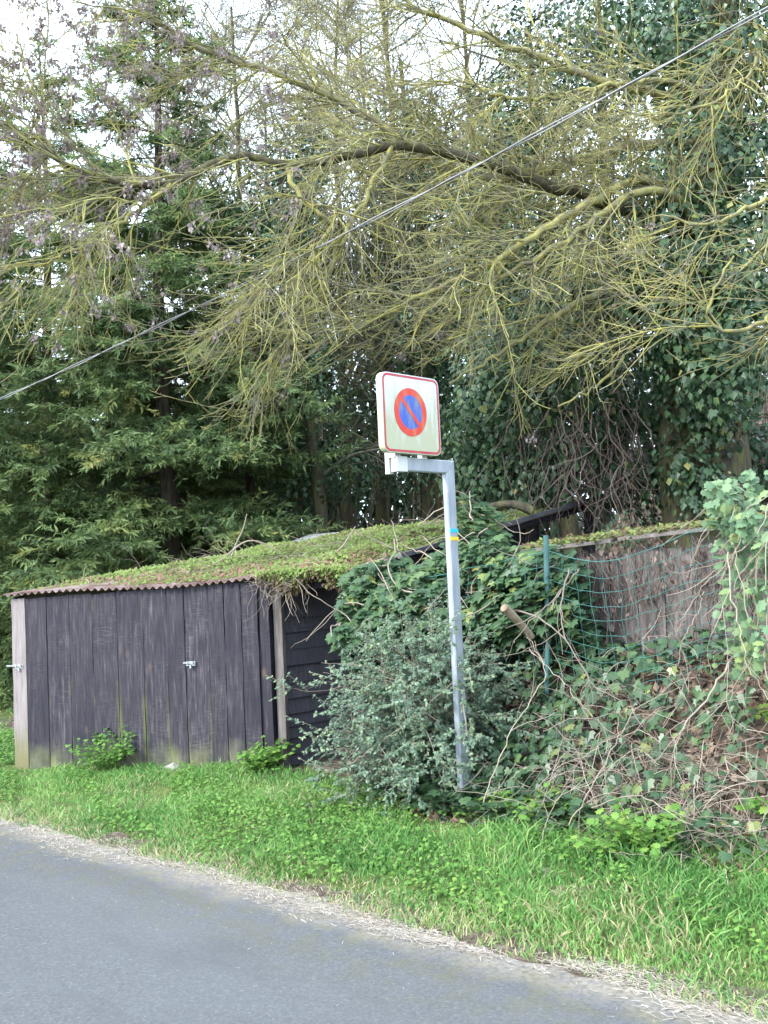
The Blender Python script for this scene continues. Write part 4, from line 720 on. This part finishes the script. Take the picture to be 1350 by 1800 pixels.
g.leaves(KITE, np.stack([u_, v_, hgt(u_, v_)+U(.02, .075, n_)], 1), rv(n_)*.5+A(0,-.15,1), rv(n_), U(.016, .036, n_), np.clip(.4+.25*rng.normal(size=n_), 0, 1)); sett(g.build('verge_weeds', M['weed']), 'low round-leaved weeds mixed through the verge grass', 'weeds', kind='stuff')
g = Geo(); n_ = 70000; u_ = U(-13, -.8, n_); off = rng.normal(0, .125, n_)*(.62+.5*np.sin(u_*1.9+1)*np.sin(u_*.83))+.02+.03*np.sin(u_*3.7)*np.sin(u_*1.3+2); v_ = 3.5+off+.03*np.sin(u_*2.2); f = np.sin(u_*2.9+8*v_)*np.sin(u_*1.1+2+5*v_)+.6*np.sin(u_*13+v_*20)*np.sin(v_*31-u_*7)+rng.normal(0, .3, n_); keep = f > -.42; u_, v_ = u_[keep], v_[keep]; n_ = len(u_)
g.leaves((A([-.035,0,0],[.035,0,0],[.02,1,.05],[-.02,1,.05]), [[0,1,2,3]]), np.stack([u_, v_, np.maximum(hgt(u_, v_), .008)+.003+.005*rng.random(n_)], 1), rv(n_)*.2+A(0,0,1), nrm(rv(n_)*A(.8,.8,.1)+A(.9,.1,0)*np.sign(rng.normal(size=(n_, 1)))), U(.008, .05, n_)*rng.random(n_)**.5, U(0, 1, n_))
n_ = 500; u_ = U(-12, -.8, n_); v_ = 3.45-np.abs(rng.normal(0, .45, n_)); g.leaves((A([-.035,0,0],[.035,0,0],[.02,1,.05],[-.02,1,.05]), [[0,1,2,3]]), np.stack([u_, v_, np.full(n_, .009)], 1), rv(n_)*.2+A(0,0,1), rv(n_)*A(1,1,.05), U(.006, .024, n_), U(.2, 1, n_))
sett(g.build('straw_litter', M['straw']), 'pale dry straw strewn along the road edge', 'straw', kind='stuff')
# individual weed clumps
def clump(name, label, c, rad, hh, n, size, tpl, tone, m='weed', n_obj=60):
    c = np.array(c, float); c[2] = hgt(c[0], c[1]); t = thing(name, label, 'plant', c); ns = max(10, n//8)
    P0 = c+rv(ns)*A(1,1,0)*rad*.25*rng.random((ns, 1)); D0 = rv(ns)*A(1,1,.1)*.8+A(0,0,1); P = grow(P0, D0, U(.5, 1.1, ns)*math.hypot(rad, hh)*.95, 8, .08, .12); g = Geo(); g.tubes(P, taper(8, np.full(ns, .0025), np.full(ns, .0012)), 3, .5); g.build('stalks', M['weed'], t, kind='stuff')
    p, d, _, _ = sprout(P, np.full(P.shape[:2], .002), n, .35, 1, (.4, 1.2)); p = p+d*.015
    split_leaves(t, tpl, p, rv(n)*.45+A(.1,-.25,1), d*A(1,1,.4), U(.6, 1.1, n)*size, np.clip(tone+.2*rng.normal(size=n), 0, 1), M[m], n_obj)
clump('weed_clump', 'bright lime weed clump just right of the sign post base', (-3.5, 4.92, 0), .2, .2, 240, .05, VINE, .75)
clump('weed_clump', 'bright green leafy weed clump in the long grass below the brambles', (-2.75, 4.66, 0), .27, .2, 320, .05, VINE, .6)
clump('weed_clump', 'fresh green leafy plant high on the bank below the vine', (-2.0, 5.1, 0), .26, .32, 320, .06, VINE, .55)
clump('nettle_clump', 'low dark green nettles at the foot of the shed doors', (-7.45, 4.62, 0), .36, .13, 520, .04, HEX, .3)
clump('nettle_clump', 'leafy nettles by the shed corner post', (-6.25, 5.22, 0), .26, .13, 380, .05, HEX, .5)
clump('nettle_clump', 'yellow-tinged weeds rooted at the very foot of the sign post', (-3.8, 4.98, 0), .16, .1, 130, .04, VINE, .85)
clump('weed_clump', 'yellowing leafy shoots midway up the bank among brambles', (-2.3, 5.5, 0), .25, .18, 180, .045, VINE, .95)
